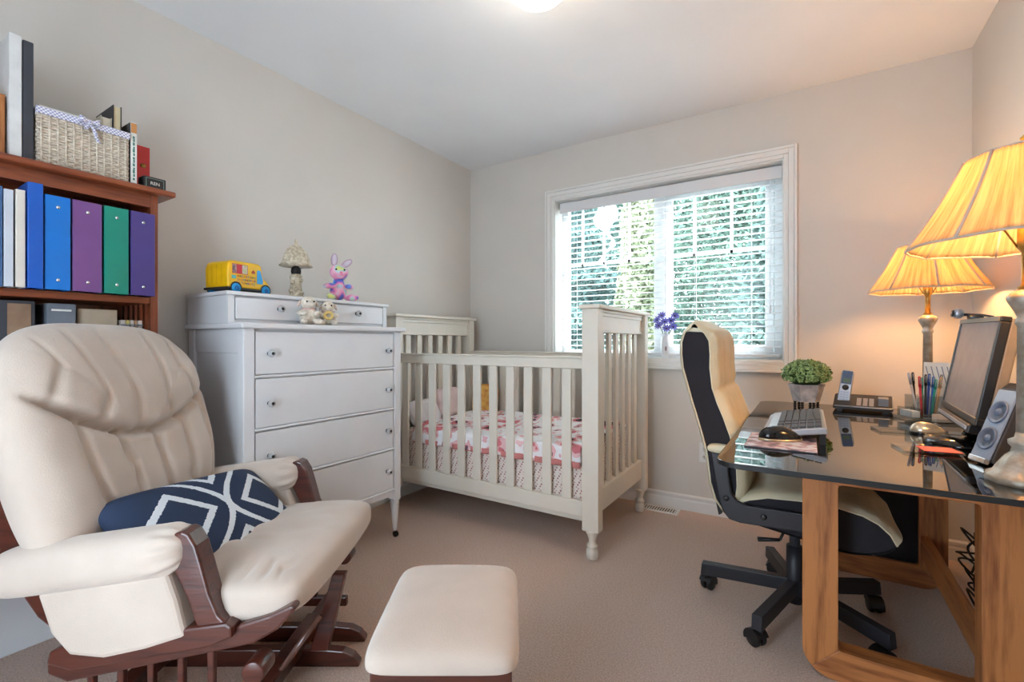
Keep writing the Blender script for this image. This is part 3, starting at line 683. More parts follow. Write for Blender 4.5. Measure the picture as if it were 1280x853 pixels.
for sy, s in ((-.33, -1), (.285, 1)):
    yc = sy
    # padded arm roll
    dz = 0 if s < 0 else .015
    b = MB(); n = 26
    def arm(i, j):
        t = i; a = j*2*PI
        x = -.30+.50*t; zc = .466+.070*t+dz
        e = max(0, 1-abs(2*t-1)**9)**.5
        e = max(e, .0)
        pl_ = 1+(.07*math.sin(j*2*PI*11)*math.exp(-((t-.92)/.06)**2))
        rr = sgn(math.cos(a), .8)*.062*e*pl_; rz = sgn(math.sin(a), .8)*.062*e*pl_
        return (x, yc+rr, zc+rz)
    b.grid(arm, 80, 88)
    b.build('arm_pad', M['suede'], gl, local=True, weld=1e-4)
    # fabric side panel
    poly = [(-.158, .44), (.16, .49), (.185, .42), (.201, .356), (.211, .329), (.11, .297), (.008, .275), (-.077, .283), (-.123, .336)]
    MB().prism([(p[0], p[1]+dz) for p in poly], 'y', yc-.040, yc+.040).build('side_panel', M['suede'], gl, local=True, bevel=.014, seg=3)
    # front arm post, curved
    poly = [(.15, .527), (.156, .560), (.172, .578), (.190, .583), (.206, .576), (.224, .547), (.238, .500), (.258, .427), (.28, .377), (.308, .348), (.304, .336), (.252, .318), (.224, .355), (.206, .410), (.184, .460), (.166, .495)]
    MB().prism([(p[0], p[1]+dz) for p in poly], 'y', yc-.028, yc+.028, smooth=False).build('arm_post', M['dark_cherry'], gl, local=True, bevel=.008, seg=3)
    # rear upright running up the back
    poly = [(-.345, .80), (-.31, .81), (-.27, .70), (-.20, .50), (-.145, .40), (-.094, .338), (-.05, .305), (-.12, .285), (-.20, .35), (-.27, .45), (-.335, .62)]
    MB().prism(poly, 'y', yc-.022+.03*(-s), yc+.022+.03*(-s)).build('rear_upright', M['dark_cherry'], gl, local=True, bevel=.006)
    # upper seat rail and moving lower rail
    MB().prism([(-.134, .261), (-.128, .291), (-.082, .311), (.302, .362), (.318, .352), (.318, .326), (.257, .301), (-.074, .245)], 'y', yc-.036, yc+.036).build('seat_rail', M['dark_cherry'], gl, local=True, bevel=.006)
    pts = [(-.150, .225), (-.150, .25), (-.12, .262), (.30, .338), (.40, .37), (.455, .395), (.465, .385), (.42, .335), (.36, .300), (-.10, .205)]
    if s > 0: pts = [(-.150, .225), (-.150, .25), (-.12, .262), (.25, .328), (.27, .32), (.26, .290), (-.10, .205)]
    MB().prism(pts, 'y', yc-.018-.0, yc+.018).build('runner_rail', M['dark_cherry'], gl, local=True, bevel=.006)
    for q in range(5):
        x = -.06+q*.075
        MB().box(x, x+.016, yc-.008, yc+.008, .06, .24+.18*(x+.1)).build('side_spindle', M['dark_cherry'], gl, local=True, bevel=.003)
    # hub block with chrome-edged bearing
    MB().cyl((.365, yc-.03, .235), (.365, yc+.03, .235), .028, 20).build('pivot_boss', M['dark_cherry'], gl, local=True, bevel=.003)
    MB().box(-.12, .37, yc-.012, yc+.012, .04, .075).build('lower_side_rail', M['dark_cherry'], gl, local=True, bevel=.004)
    # swinging link and double foot
    if s < 0: MB().prism([(.445, .33), (.485, .33), (.43, .09), (.375, .09)], 'y', -.06, -.032).build('swing_link', M['dark_cherry'], gl, local=True, bevel=.004)
    for fo in ((0,) if s < 0 else (0, .125)):
        yy = (-.25+.0+fo) if s < 0 else (0.0+fo)
        ln = .0 if fo == 0 else -.02
        po_ = [(-.20, 0), (-.20, .03), (-.17, .055), (.40+ln, .055), (.455+ln, .050), (.488+ln, .035), (.507+ln, .012), (.507+ln, 0)]
        MB().prism(po_, 'y', yy-.0, yy+.032).build('base_foot', M['dark_cherry'], gl, local=True, bevel=.004)
MB().tube([(.425, -.10, .225), (.30, -.13, .055)], .009, 10).build('lock_rod', M['chrome'] if False else mat('polished_wood_rod', (120, 84, 74), .12, coat=1), gl, local=True)
# cross rails
for x, z in ((.31, .32), (-.12, .25)):
    MB().box(x-.02, x+.02, -.30, .25, z-.03, z+.02).build('cross_rail', M['dark_cherry'], gl, local=True, bevel=.005)
MB().prism([(-.30, .33), (.30, .33), (.30, .36), (.24, .385), (-.24, .385), (-.30, .36)], 'x', -.12, .40).build('seat_deck', M['dark_cherry'], gl, local=True, bevel=.005)
for x in (-.10, .30):
    MB().box(x-.025, x+.025, -.25, .157, .04, .085).box(x-.02, x+.02, -.32, -.12, .05, .075).box(x-.02, x+.02, .03, .32, .05, .075).build('base_cross_rail', M['dark_cherry'], gl, local=True, bevel=.005)
MB().box(-.355, -.33, -.25, .25, .74, .80).build('top_back_rail', M['dark_cherry'], gl, local=True, bevel=.005)
for k_ in range(5):
    y = -.2+.1*k_
    MB().prism([(-.355, .76), (-.335, .76), (-.17, .30), (-.19, .30)], 'y', y-.015, y+.015).build('back_spindle', M['dark_cherry'], gl, local=True)
# ottoman
ox, oy = rf_(-.150, 1.160)
ot = thing('ottoman', 'cream padded footstool with dark cherry wood base in the foreground', 'footstool', (ox, oy, 0), RZC)
b = MB()
def oplace(a, bb, h):
    return Vector((a, bb, .367 + (h if h > 0 else h*.25)))
cushion(b, oplace, .166, .205, .054, nu=44, nv=44, pe=.33, corner=9)
b.build('cushion', M['suede'], ot, local=True, weld=1e-4)
MB().box(-.150, .150, -.180, .180, .285, .352).build('apron', M['dark_cherry'], ot, local=True, bevel=.004)
for sx in (-1, 1):
    for q in range(3):
        MB().box(sx*.12-.008, sx*.12+.008, -.08+q*.08-.014, -.08+q*.08+.014, .055, .285).build('spindle', M['dark_cherry'], ot, local=True)
    MB().prism([(-.21, 0), (-.21, .02), (-.18, .05), (.18, .05), (.21, .02), (.21, 0)], 'x', sx*.12-.016, sx*.12+.016).build('base_foot', M['dark_cherry'], ot, local=True, bevel=.004)
    for sy in (-1, 1):
        MB().box(sx*.12-.012, sx*.12+.012, sy*.15-.012, sy*.15+.012, .05, .285).build('leg', M['dark_cherry'], ot, local=True, bevel=.003)
MB().box(-.12, .12, -.02, .02, .08, .11).build('stretcher', M['dark_cherry'], ot, local=True, bevel=.003)
# throw pillow: navy with white bands
mpw, nt, p = newp('navy_ikat', .85)
x_ = NX(mpw)
tc = nt.nodes.new('ShaderNodeTexCoord'); sx_ = nt.nodes.new('ShaderNodeSeparateXYZ')
nz = nt.nodes.new('ShaderNodeTexNoise'); nz.inputs['Scale'].default_value = 140
mxv = nt.nodes.new('ShaderNodeVectorMath'); mxv.operation = 'MULTIPLY_ADD'; mxv.inputs[1].default_value = (.007,)*3
nt.links.new(tc.outputs['Object'], nz.inputs[0]); nt.links.new(nz.outputs['Color'], mxv.inputs[0]); nt.links.new(tc.outputs['Object'], mxv.inputs[2])
nt.links.new(mxv.outputs[0], sx_.inputs[0])
U = x_.m('SUBTRACT', sx_.outputs[1], .0335); V = x_.m('SUBTRACT', sx_.outputs[2], .0035)
aU = x_.m('ABSOLUTE', U); aV = x_.m('ABSOLUTE', V)
# period .25 m: cross of two arcs at 0, nested diamonds at +-.125
arc = x_.m('MULTIPLY', x_.m('POWER', aV, 1.6), 2.9)
b1 = x_.m('LESS_THAN', x_.m('ABSOLUTE', x_.m('SUBTRACT', aU, arc)), .012)
b1 = x_.m('MULTIPLY', b1, x_.m('LESS_THAN', aU, .2))
dia = x_.m('ADD', x_.m('ABSOLUTE', x_.m('SUBTRACT', aU, .160)), x_.m('MULTIPLY', aV, 1.15))
b2 = x_.m('LESS_THAN', x_.m('ABSOLUTE', x_.m('SUBTRACT', dia, .100)), .015)
b3 = x_.m('LESS_THAN', x_.m('ABSOLUTE', x_.m('SUBTRACT', x_.m('ADD', x_.m('MULTIPLY', aU, .9), x_.m('ABSOLUTE', x_.m('SUBTRACT', aV, .155))), .055)), .012)
msk = x_.m('MAXIMUM', x_.m('MAXIMUM', b1, b2), b3)
rp = nt.nodes.new('ShaderNodeValToRGB'); rp.color_ramp.elements[0].color = lin((34, 50, 78)); rp.color_ramp.elements[1].color = lin((216, 222, 228)); rp.color_ramp.interpolation = 'CONSTANT'; rp.color_ramp.elements[1].position = .5
nt.links.new(msk, rp.inputs[0]); nt.links.new(rp.outputs[0], p.inputs['Base Color'])
pm = rf_(-.95, 1.47)
tp = thing('throw_pillow', 'navy blue lumbar pillow with white diamond pattern on the glider seat', 'pillow', (pm[0], pm[1], .487), RZC)
tilt = Matrix.Rotation(R(4), 4, 'X')
b = MB(); 
cushion(b, lambda a, bb, h: (h, a, bb), .27, .155, .062, nu=44, nv=34, pe=.55, corner=9)
pc = b.build('pillow_cover', mpw, tp, local=True, weld=1e-4)
pc.rotation_euler = (R(-7), R(-50), R(-8))

# ================================================================== DESK
dk = thing('desk', 'oak trestle desk with a glossy smoked black glass top', 'desk', (.15, 2.03, 0))
def rrect(x0, x1, y0, y1, r, n=8, corners=(1,1,1,1)):
    P = []
    for (cx, cy, a0, on) in ((x1-r, y1-r, 0, corners[0]), (x0+r, y1-r, 90, corners[1]), (x0+r, y0+r, 180, corners[2]), (x1-r, y0+r, 270, corners[3])):
        for i in range(n+1):
            a = R(a0+90*i/n); P.append((cx+r*math.cos(a), cy+r*math.sin(a)))
    return P
MB().prism(rrect(-.205, .60, 1.288, 2.735, .06), 'z', .728, .742).build('glass_top', [M['smoked'], mat('ground_glass_edge', (22, 24, 26), .5)], dk, bevel=.0015)
for p_ in dk.children[0].data.polygons: p_.material_index = 0 if abs(p_.normal.z) > .5 else 1
def loop(name, y0, y1):
    b = MB(); n = 8
    ox0, ox1, oz0, oz1, wd, r = -.015, .492, 0, .70, .094, .085
    O = rrect(ox0, ox1, oz0, oz1, r, n); I = rrect(ox0+wd, ox1-wd, oz0+wd, oz1-wd+.015, .012, n)
    m = len(O)
    vs = [(p[0], y0, p[1]) for p in O]+[(p[0], y0, p[1]) for p in I]+[(p[0], y1, p[1]) for p in O]+[(p[0], y1, p[1]) for p in I]
    fs = []
    for i in range(m):
        j = (i+1) % m
        fs += [(i, j, m+j, m+i), (2*m+i, 3*m+i, 3*m+j, 2*m+j), (i, 2*m+i, 2*m+j, j), (m+i, m+j, 3*m+j, 3*m+i)]
    b.add(vs, fs)
    # four members as separate parts
    return O, I, m
def loop_parts(y0, y1):
    n = 8; wd = .094
    ox0, ox1, oz0, oz1 = -.015, .492, 0, .70
    O = rrect(ox0, ox1, oz0, oz1, .085, n); I = rrect(ox0+wd, ox1-wd, oz0+wd, oz1-wd, .012, n); m = len(O)
    h = n//2
    # indices: corner arcs 0..8 (TR), 9..17 (TL), 18..26 (BL), 27..35 (BR); split at arc midpoints
    segs = {'top_rail': (h, n+1+h), 'post': (n+1+h, 2*(n+1)+h), 'floor_rail': (2*(n+1)+h, 3*(n+1)+h), 'post#': (3*(n+1)+h, m+h)}
    for nm, (a, b_) in segs.items():
        ids = [i % m for i in range(a, b_+1)]
        poly = [O[i] for i in ids] + [I[i] for i in reversed(ids)]
        mm = M['oak'] if 'post' in nm else M['oak_x']
        MB().prism(poly, 'y', y0, y1).build(nm.replace('#', ''), mm, dk, bevel=.002)
loop_parts(1.75, 1.815); loop_parts(2.60, 2.665)
MB().box(.405, .435, 1.815, 2.60, .135, .225).build('stretcher', M['oak_y'], dk, bevel=.006)
for xa_, xb_ in ((.405, .44), (.03, .065)): MB().box(xa_, xb_, 1.815, 2.60, .64, .70).build('upper_rail', M['oak_y'], dk, bevel=.004)
for x in (.05, .43):
    for y in (1.78, 2.63):
        MB().cyl((x, y, .70), (x, y, .728), .018, 16).build('glass_pad', M['black'], dk)
MB().box(.079, .398, 2.618, 2.640, .094, .606).build('modesty_panel', M['black_fabric'], dk)
ZD = .742
# ================================================================== OFFICE CHAIR
oc = thing('office_chair', 'high-back swivel chair in cream leather and black fabric at the desk', 'chair', (-.043, 2.105, 0))
HX, HY = -.043, 2.105
for a in (180, 252, 324, 36, 108):
    ca, sa = math.cos(R(a)), math.sin(R(a))
    T = Matrix.Translation((HX, HY, 0)) @ Matrix.Rotation(R(a), 4, 'Z')
    b = MB(T); b.prism([(.02, .085), (.02, .135), (.335, .115), (.34, .065), (.325, .065)], 'y', -.0175, .0175)
    arm_ = b.build('base_arm', M['black_metal'], oc, bevel=.003)
    T2 = Matrix.Translation((HX+ca*.318, HY+sa*.318, 0)) @ Matrix.Rotation(R(a+70), 4, 'Z')
    b = MB(T2)
    for s_ in (-1, 1): b.lathe([(.0, -.009), (.024, -.009), (.028, -.005), (.028, .005), (.024, .009), (.0, .009)], (-.012, s_*.013, .028), 20, Matrix.Rotation(R(90), 4, 'X'))
    cw = b.build('caster_wheel', M['black'], arm_)
    b = MB(T2)
    hood = [(-.012+.033*math.cos(R(t)), .028+.033*math.sin(R(t))) for t in range(20, 201, 20)]+[(-.012, .028)]
    b.prism(hood, 'y', -.024, .024); b.cyl((0.004, 0, .04), (0.004, 0, .075), .008)
    b.build('caster_hood', M['black'], arm_)
MB().lathe([(.0, .045), (.028, .045), (.030, .06), (.030, .14), (.028, .26), (.0, .26)], (HX, HY, 0), 24).build('gas_column', M['black_metal'], oc)
MB().lathe([(.018, .26), (.018, .37)], (HX, HY, 0), 20).build('piston', M['dgrey'], oc)
MB().box(-.14, .06, 1.98, 2.22, .36, .40).build('tilt_plate', M['black_metal'], oc, bevel=.006)
MB().tube([(-.05, 2.0, .37), (-.075, 1.95, .355), (-.085, 1.93, .335)], .005, 8).tube([(-.085, 1.93, .335), (-.155, 1.93, .322)], [.006, .009], 8).build('tilt_lever', M['black'], oc)
cy0, cy1 = 1.875, 2.335
Fr = [(-.353, 1.099), (-.328, 1.080), (-.312, 1.05), (-.308, 1.0), (-.309, .95), (-.301, .874), (-.284, .82), (-.262, .765), (-.240, .70), (-.226, .64), (-.218, .58), (-.216, .52), (-.222, .47), (-.232, .445)]
Bk = [(-.375, 1.102), (-.400, 1.085), (-.412, 1.045), (-.412, 1.0), (-.407, .947), (-.387, .872), (-.373, .82), (-.356, .764), (-.338, .70), (-.322, .64), (-.314, .58), (-.308, .52), (-.290, .46), (-.262, .420)]
def samp(L, t):
    t = max(0, min(1, t))*(len(L)-1); i = min(int(t), len(L)-2); f = t-i
    return (L[i][0]*(1-f)+L[i+1][0]*f, L[i][1]*(1-f)+L[i+1][1]*f)
side = [(-.340, 1.084)]+Fr[1:]+Bk[:0:-1]+[(-.385, 1.086)]
for y, s_ in ((cy0, 1), (cy1, -1)):
    MB().prism(side, 'y', y, y+s_*.03, smooth=False).build('back_side_panel', M['black_fabric'], oc, bevel=.006)
def backpad(i, j):
    x, z = samp(Fr, j); s_ = 2*i-1; e = max(0, 1-abs(s_)**6)**.5
    y = cy0-.004+(cy1-cy0+.008)*i
    bul = .036*e*(min(1, j*8+.3)) - .014*groove(j, .40, .018)*e - .004*groove(abs(s_), .62, .05)
    return (x+.002+bul*.96, y, z+bul*.25+(.018*e if j < .12 else 0)*(1-j/.12 if j < .12 else 0))
b = MB(); b.grid(backpad, 36, 60); 
def backrear(i, j):
    x, z = samp(Bk, j); s_ = 2*i-1; e = max(0, 1-abs(s_)**6)**.5
    y = cy0-.004+(cy1-cy0+.008)*i
    return (x-.004-.01*e, y, z+(.018*e if j < .12 else 0)*(1-j/.12 if j < .12 else 0))
b.grid(backrear, 36, 60)
def backtop(i, j):
    p = Vector(backpad(i, 0)); q = Vector(backrear(i, 0)); r = p.lerp(q, j); r.z += .014*math.sin(j*PI); return r
b.grid(backtop, 36, 8)
b.prism(Fr+Bk[::-1], 'y', cy0+.006, cy1-.006)
b.build('back_pad', M['leather'], oc, weld=1e-4)
for y in (cy0-.002, cy1+.002):
    MB().tube([(p[0], y, p[1]) for p in Fr], .0035, 6).tube([(p[0], y, p[1]) for p in Bk], .0035, 6).build('piping', M['leather'], oc)
St = [(-.232, .452), (-.18, .478), (-.119, .497), (-.023, .504), (.085, .500), (.150, .487), (.190, .468), (.220, .440), (.236, .408)]
Sb = [(-.262, .420), (-.20, .405), (-.12, .392), (-.023, .378), (.06, .362), (.12, .360), (.17, .368), (.21, .384), (.232, .402)]
for y, s_ in ((cy0, 1), (cy1, -1)):
    MB().prism(St+Sb[::-1], 'y', y, y+s_*.03).build('seat_side_panel', M['black_fabric'], oc, bevel=.005)
def seatpad(i, j):
    x, z = samp(St, j); s_ = 2*i-1; e = max(0, 1-abs(s_)**8)**.5
    return (x+(.02*e if j > .85 else 0)*(j-.85)/.15, cy0-.004+(cy1-cy0+.008)*i, z+.022*e*(1-.5*math.exp(-(s_/.6)**2))+.0)
b = MB(); b.grid(seatpad, 40, 40)
def seatbot(i, j):
    x, z = samp(Sb, j); return (x, cy0-.004+(cy1-cy0+.008)*i, z-.004)
b.grid(seatbot, 20, 20, mi=1)
b.build('seat_pad', [M['leather'], M['black_fabric']], oc)
for y in (cy0-.002, cy1+.002): MB().tube([(p[0], y, p[1]) for p in St], .0035, 6).build('seat_piping', M['leather'], oc)
# L-shaped side brackets with bolts, topped by a cream pad
Lb = [(-.304, .640), (-.246, .640), (-.243, .56), (-.234, .500), (-.215, .474), (-.185, .464), (-.02, .468), (.07, .46), (.07, .40), (-.022, .405), (-.204, .398), (-.240, .404), (-.262, .430), (-.276, .48), (-.290, .56)]
for y0_, y1_ in ((cy0-.030, cy0-.008), (cy1+.008, cy1+.030)):
    br = MB().prism(Lb, 'y', y0_, y1_).build('side_bracket', M['black_metal'], oc, bevel=.004)
    yb = y0_ if y0_ < 2 else y1_; sg = -1 if y0_ < 2 else 1
    for (x, z) in ((-.272, .612), (-.250, .48), (-.13, .435)):
        MB().lathe([(.010, 0), (.010, .003), (.006, .005), (0, .005)], (x, yb, z), 16, Matrix.Rotation(R(90*(1 if sg < 0 else -1)), 4, 'X')).build('bolt', M['black'], br)
    b = MB(); cushion(b, lambda a, bb, h: (-.27+a, (y0_+y1_)/2+bb, .655+h), .045, .028, .016, 14, 10)
    b.build('bracket_cap', M['leather'], oc, weld=1e-4)
MB().prism([(-.335, .64), (-.322, .64), (-.270, .405), (-.283, .395)], 'y', cy0+.02, cy1-.02).build('rear_shell', M['black'], oc, bevel=.003)

# ================================================================== LAMPS
def desk_lamp(label, x, y, power):
    t = thing('table_lamp', label, 'lamp', (x, y, ZD), group='matching desk lamps')
    base = [(.064, 0), (.067, .008), (.064, .016), (.054, .022), (.048, .034), (.040, .048), (.034, .058), (.026, .066), (.024, .076), (.030, .084), (.030, .092), (.020, .098), (.0175, .110)]
    MB().lathe(base, (x, y, ZD), 36, fn=lambda a, z: 1+(.03*math.cos(a*12) if z < .05 else 0)).build('base', M['pewter'], t)
    MB().lathe([(.0175, .108), (.0155, .34), (.019, .345), (.019, .352), (.016, .36), (.020, .372), (.030, .392), (.033, .400), (.032, .406), (.026, .412), (.013, .420)], (x, y, ZD), 32, fn=lambda a, z: 1+(.035*math.cos(a*10) if .12 < z < .34 else 0)).build('column', M['pewter'], t)
    MB().lathe([(.013, .418), (.016, .424), (.010, .430), (.009, .47), (.0095, .50), (.016, .51), (.016, .555), (.012, .56)], (x, y, ZD), 20).build('socket', M['brass'], t)
    sh = MB(); zb, zt = .520, .712
    pr = [(.202, zb-.0), (.203, zb+.006), (.150, zb+.098), (.100, zt-.004), (.099, zt)]
    nseg = 192
    def pleat(a, z):
        k_ = (a*8/(2*PI)) % 1
        return 1+.010*math.cos(a*96) - .03*math.sin(PI*k_)**2*0 - .022*(abs(2*k_-1)**6)*(1)+ .0
    fr_ = []
    for i in range(17):
        f = i/16; fr_.append((.202*(1-f)+.100*f - .006*math.sin(PI*f), zb+(zt-zb)*f))
    vs = []
    def sg_(i, j):
        a = i*2*PI; r0 = .202*(1-j)+.100*j-.006*math.sin(PI*j)
        k_ = (a*8/(2*PI)) % 1
        dip = .0035*math.sin(PI*k_)
        r = r0*(1+.007*math.cos(a*80))*(1-.12*0) - dip*(1-.3*j)
        zz = zb+(zt-zb)*j
        return (x+r*math.cos(a), y+r*math.sin(a), ZD+zz + (.003*math.sin(PI*k_) if j == 0 else 0))
    sh.grid(sg_, 384, 14)
    so = sh.build('shade', M['shade'], t, weld=1e-5, solid=.0015)
    def ringpts(j): return [sg_(i/96, j) for i in range(97)]
    MB().tube(ringpts(0), .0028, 6).build('lower_trim', M['shade_trim'], so)
    MB().tube(ringpts(1), .0028, 6).build('upper_trim', M['shade_trim'], so)
    for q in range(8):
        a = q*2*PI/8; MB().tube([Vector(sg_(q/8, j/6)) for j in range(7)], .0035, 6).build('seam_rib', M['shade_trim'], so)
    hp = MB()
    for a in (0, PI): hp.tube([(x+math.cos(a)*.014, y+math.sin(a)*.014, ZD+.51), (x+math.cos(a)*.05, y+math.sin(a)*.05, ZD+.58), (x+math.cos(a)*.035, y+math.sin(a)*.035, ZD+.66), (x, y, ZD+.705)], .002, 6)
    for a in (0, 120, 240): hp.tube([(x, y, ZD+.705), (x+math.cos(R(a))*.098, y+math.sin(R(a))*.098, ZD+.709)], .0018, 5)
    hp.build('harp', M['brass'], t)
    MB().lathe([(.004, .705), (.012, .712), (.013, .722), (.006, .730), (.004, .736), (.011, .744), (.012, .748), (.003, .758), (0, .76)], (x, y, ZD), 18).build('finial', M['brass'], t)
    MB().lathe([(.012, .555), (.016, .575), (.029, .60), (.030, .62), (.022, .642), (0, .652)], (x, y, ZD), 20).build('bulb', M['bulb'], t)
    ld = bpy.data.lights.new('lamp_light', 'POINT'); ld.energy = power; ld.color = (1, .52, .19); ld.shadow_soft_size = .045
    lo_ = bpy.data.objects.new('lamp_light', ld); COL.objects.link(lo_); lo_.location = (0, 0, .615); lo_.parent = t
    return t
ms = bpy.data.materials.new('pleated_shade'); ms.use_nodes = True; nt = ms.node_tree; nt.nodes.clear()
o_ = nt.nodes.new('ShaderNodeOutputMaterial'); mx = nt.nodes.new('ShaderNodeMixShader'); mx.inputs[0].default_value = .6
df = nt.nodes.new('ShaderNodeBsdfDiffuse'); tl = nt.nodes.new('ShaderNodeBsdfTranslucent')
tc = nt.nodes.new('ShaderNodeTexCoord'); n1 = nt.nodes.new('ShaderNodeTexNoise'); n1.inputs['Scale'].default_value = 90; mp = nt.nodes.new('ShaderNodeMapping'); mp.inputs['Scale'].default_value = (1, 1, .03)
rp = nt.nodes.new('ShaderNodeValToRGB'); rp.color_ramp.elements[0].color = lin((214, 182, 138)); rp.color_ramp.elements[1].color = lin((248, 226, 180)); rp.color_ramp.elements[0].position = .38; rp.color_ramp.elements[1].position = .60
xs_ = NX(ms); sp_ = nt.nodes.new('ShaderNodeSeparateXYZ'); nt.links.new(tc.outputs['Object'], sp_.inputs[0])
cb_ = nt.nodes.new('ShaderNodeCombineXYZ'); nt.links.new(xs_.m('MULTIPLY', xs_.m('ARCTAN2', sp_.outputs[1], sp_.outputs[0]), 1.0), cb_.inputs[0]); nt.links.new(xs_.m('MULTIPLY', sp_.outputs[2], .25), cb_.inputs[1])
n1.inputs['Scale'].default_value = 16; n1.inputs['Detail'].default_value = 5; n1.inputs['Roughness'].default_value = .7
nt.links.new(cb_.outputs[0], n1.inputs[0]); nt.links.new(n1.outputs[0], rp.inputs[0])
nt.links.new(rp.outputs[0], df.inputs[0]); nt.links.new(rp.outputs[0], tl.inputs[0]); nt.links.new(df.outputs[0], mx.inputs[1]); nt.links.new(tl.outputs[0], mx.inputs[2]); nt.links.new(mx.outputs[0], o_.inputs[0])
M['shade'] = ms; plain('shade_trim', (206, 186, 170), .8); M['bulb'] = emat('lit_bulb', (255, 196, 110), 8)
desk_lamp('nearer lamp with glowing pleated shade at the right front of the desk', .400, 1.445, 19.0)
desk_lamp('farther lamp with pleated shade in the back corner of the desk', .43, 2.62, 18.0)
# ================================================================== DESK ITEMS
# potted plant
pt = thing('potted_plant', 'small round green topiary plant in a footed grey pot on the desk', 'plant', (-.006, 2.49, ZD), R(10))
b = MB()
def sq(w, z): return [(w*math.cos(R(a)), w*math.sin(R(a)), z) for a in (0, 60, 120, 180, 240, 300)]
vs = sq(.052, .036)+sq(.070, .105)+sq(.073, .108)+sq(.073, .114)+sq(.066, .114)+sq(.06, .10)
b.add(vs, [tuple(range(5, -1, -1))]+[(r_*6+k_, r_*6+(k_+1) % 6, (r_+1)*6+(k_+1) % 6, (r_+1)*6+k_) for r_ in range(5) for k_ in range(6)])
b.build('pot', mat('aged_pot', (190, 188, 190), .6, col2=(140, 140, 146), scale=25, metal=.2), pt, local=True)
MB().prism([(.062*math.cos(R(a)), .062*math.sin(R(a))) for a in (0, 60, 120, 180, 240, 300)], 'z', .094, .10).build('soil', mat('soil', (60, 46, 36), .95), pt, local=True)
for a in (0, 60, 120, 180, 240, 300):
    MB().lathe([(.007, 0), (.004, .006), (.008, .011), (.004, .016), (.008, .021), (.004, .026), (.007, .031), (.005, .038)], (.044*math.cos(R(a)), .044*math.sin(R(a)), 0), 12).build('pot_foot', M['iron'], pt, local=True)
rng = np.random.default_rng(9); fo = MB()
for i in range(1500):
    d = Vector(rng.normal(size=3)); d.normalize()
    if d.z < -.45: continue
    c = Vector((d.x*.095, d.y*.095, .158+d.z*.066))*1; rr = .82+.22*rng.random()
    c = Vector((c.x*rr, c.y*rr, .158+(c.z-.158)*rr))
    u = d.cross(Vector(rng.normal(size=3))); u.normalize(); n_ = (d+.5*Vector(rng.normal(size=3))); n_.normalize(); u = n_.cross(u).normalized(); v__ = n_.cross(u)
    s_ = .0065+.004*rng.random()
    fo.add([c-u*s_, c+v__*s_*.7, c+u*s_, c-v__*s_*.7, c+n_*s_*.25], [(0, 1, 4), (1, 2, 4), (2, 3, 4), (3, 0, 4)])
fo.build('leaves', mat('small_leaves', (158, 186, 122), .6, col2=(66, 102, 52), scale=110), pt, local=True)['kind'] = 'stuff'
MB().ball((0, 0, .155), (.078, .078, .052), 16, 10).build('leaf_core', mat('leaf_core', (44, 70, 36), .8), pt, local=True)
# keyboard
kb = thing('keyboard', 'silver computer keyboard with dark grey keys on the desk', 'keyboard', (-.04, 1.87, ZD))
T = Matrix.Translation((-.125, 1.65, ZD+.006)) @ Matrix.Rotation(R(-9), 4, 'Y')
b = MB(T); b.prism([(0, 0), (.0, .008), (.02, .018), (.16, .020), (.178, .018), (.178, 0)], 'y', 0, .45); b.build('case', M['silver'], kb, bevel=.004)
ks = MB(T)
for r_ in range(6):
    n = 15 if r_ not in (0,) else 9
    x0_ = .046+r_*.0205
    for c_ in range(21):
        if c_ in (14, 17): continue
        y = .012+c_*.0203
        ks.box(x0_, x0_+.0175, .45-y-.0175, .45-y, .019, .0255)
ks.build('keys', M['dgrey'], kb)['kind'] = 'stuff'
for yy in (1.66, 2.06):
    MB().box(.03, .045, yy, yy+.02, ZD, ZD+.03).build('riser_foot', M['black'], kb)
# mouse pad and mouse
mpd, nt, p = newp('printed_pad', .6)
tc = nt.nodes.new('ShaderNodeTexCoord'); n1 = nt.nodes.new('ShaderNodeTexNoise'); n1.inputs['Scale'].default_value = 35
rp = nt.nodes.new('ShaderNodeValToRGB'); rp.color_ramp.elements[0].color = lin((104, 98, 116)); rp.color_ramp.elements[1].color = lin((196, 200, 214)); rp.color_ramp.elements[0].position = .35; rp.color_ramp.elements[1].position = .6
e = rp.color_ramp.elements.new(.48); e.color = lin((166, 136, 144))
nt.links.new(tc.outputs['Object'], n1.inputs[0]); nt.links.new(n1.outputs[0], rp.inputs[0]); nt.links.new(rp.outputs[0], p.inputs['Base Color'])
mp_ = thing('mouse_pad', 'mottled pink-grey mouse pad at the near left corner of the desk', 'mouse pad', (-.068, 1.62, ZD))
MB().box(-.157, .022, 1.512, 1.738, ZD, ZD+.003).build('rubber_base', M['black'], mp_)
MB().box(-.157, .022, 1.512, 1.738, ZD+.003, ZD+.005).build('printed_top', mpd, mp_)
def mouse(label, x, y, z, rz, top, rim, L_=.062, W_=.034, H_=.036):
    t = thing('computer_mouse', label, 'mouse', (x, y, z), rz)
    b = MB(); b.ball((0, 0, .006), (L_, W_, H_), 24, 14, fn=lambda a, th: 1 if th < PI/2 else .999)
    for i, v in enumerate(b.v):
        if v.z < .006: b.v[i] = Vector((v.x, v.y, .006))
        else: b.v[i] = Vector((v.x, v.y, .006+(v.z-.006)*(1-.25*v.x/L_)))
    b.build('shell', top, t, local=True)
    MB().lathe([(1, 0), (1.03, .003), (1.0, .007)], (0, 0, 0), 28, sx=L_, sy=W_).build('rim', rim, t, local=True)
    MB().tube([(.02, 0, .006+H_*.86), (.034, 0, .006+H_*.66)], .004, 8).build('scroll_wheel', M['grey'], t, local=True)
    MB().tube([(.018, .0, .006+H_*.90), (-.005, .012, .006+H_*.9), (-.03, .014, .006+H_*.82)], .0012, 5).build('button_seam', rim, t, local=True)
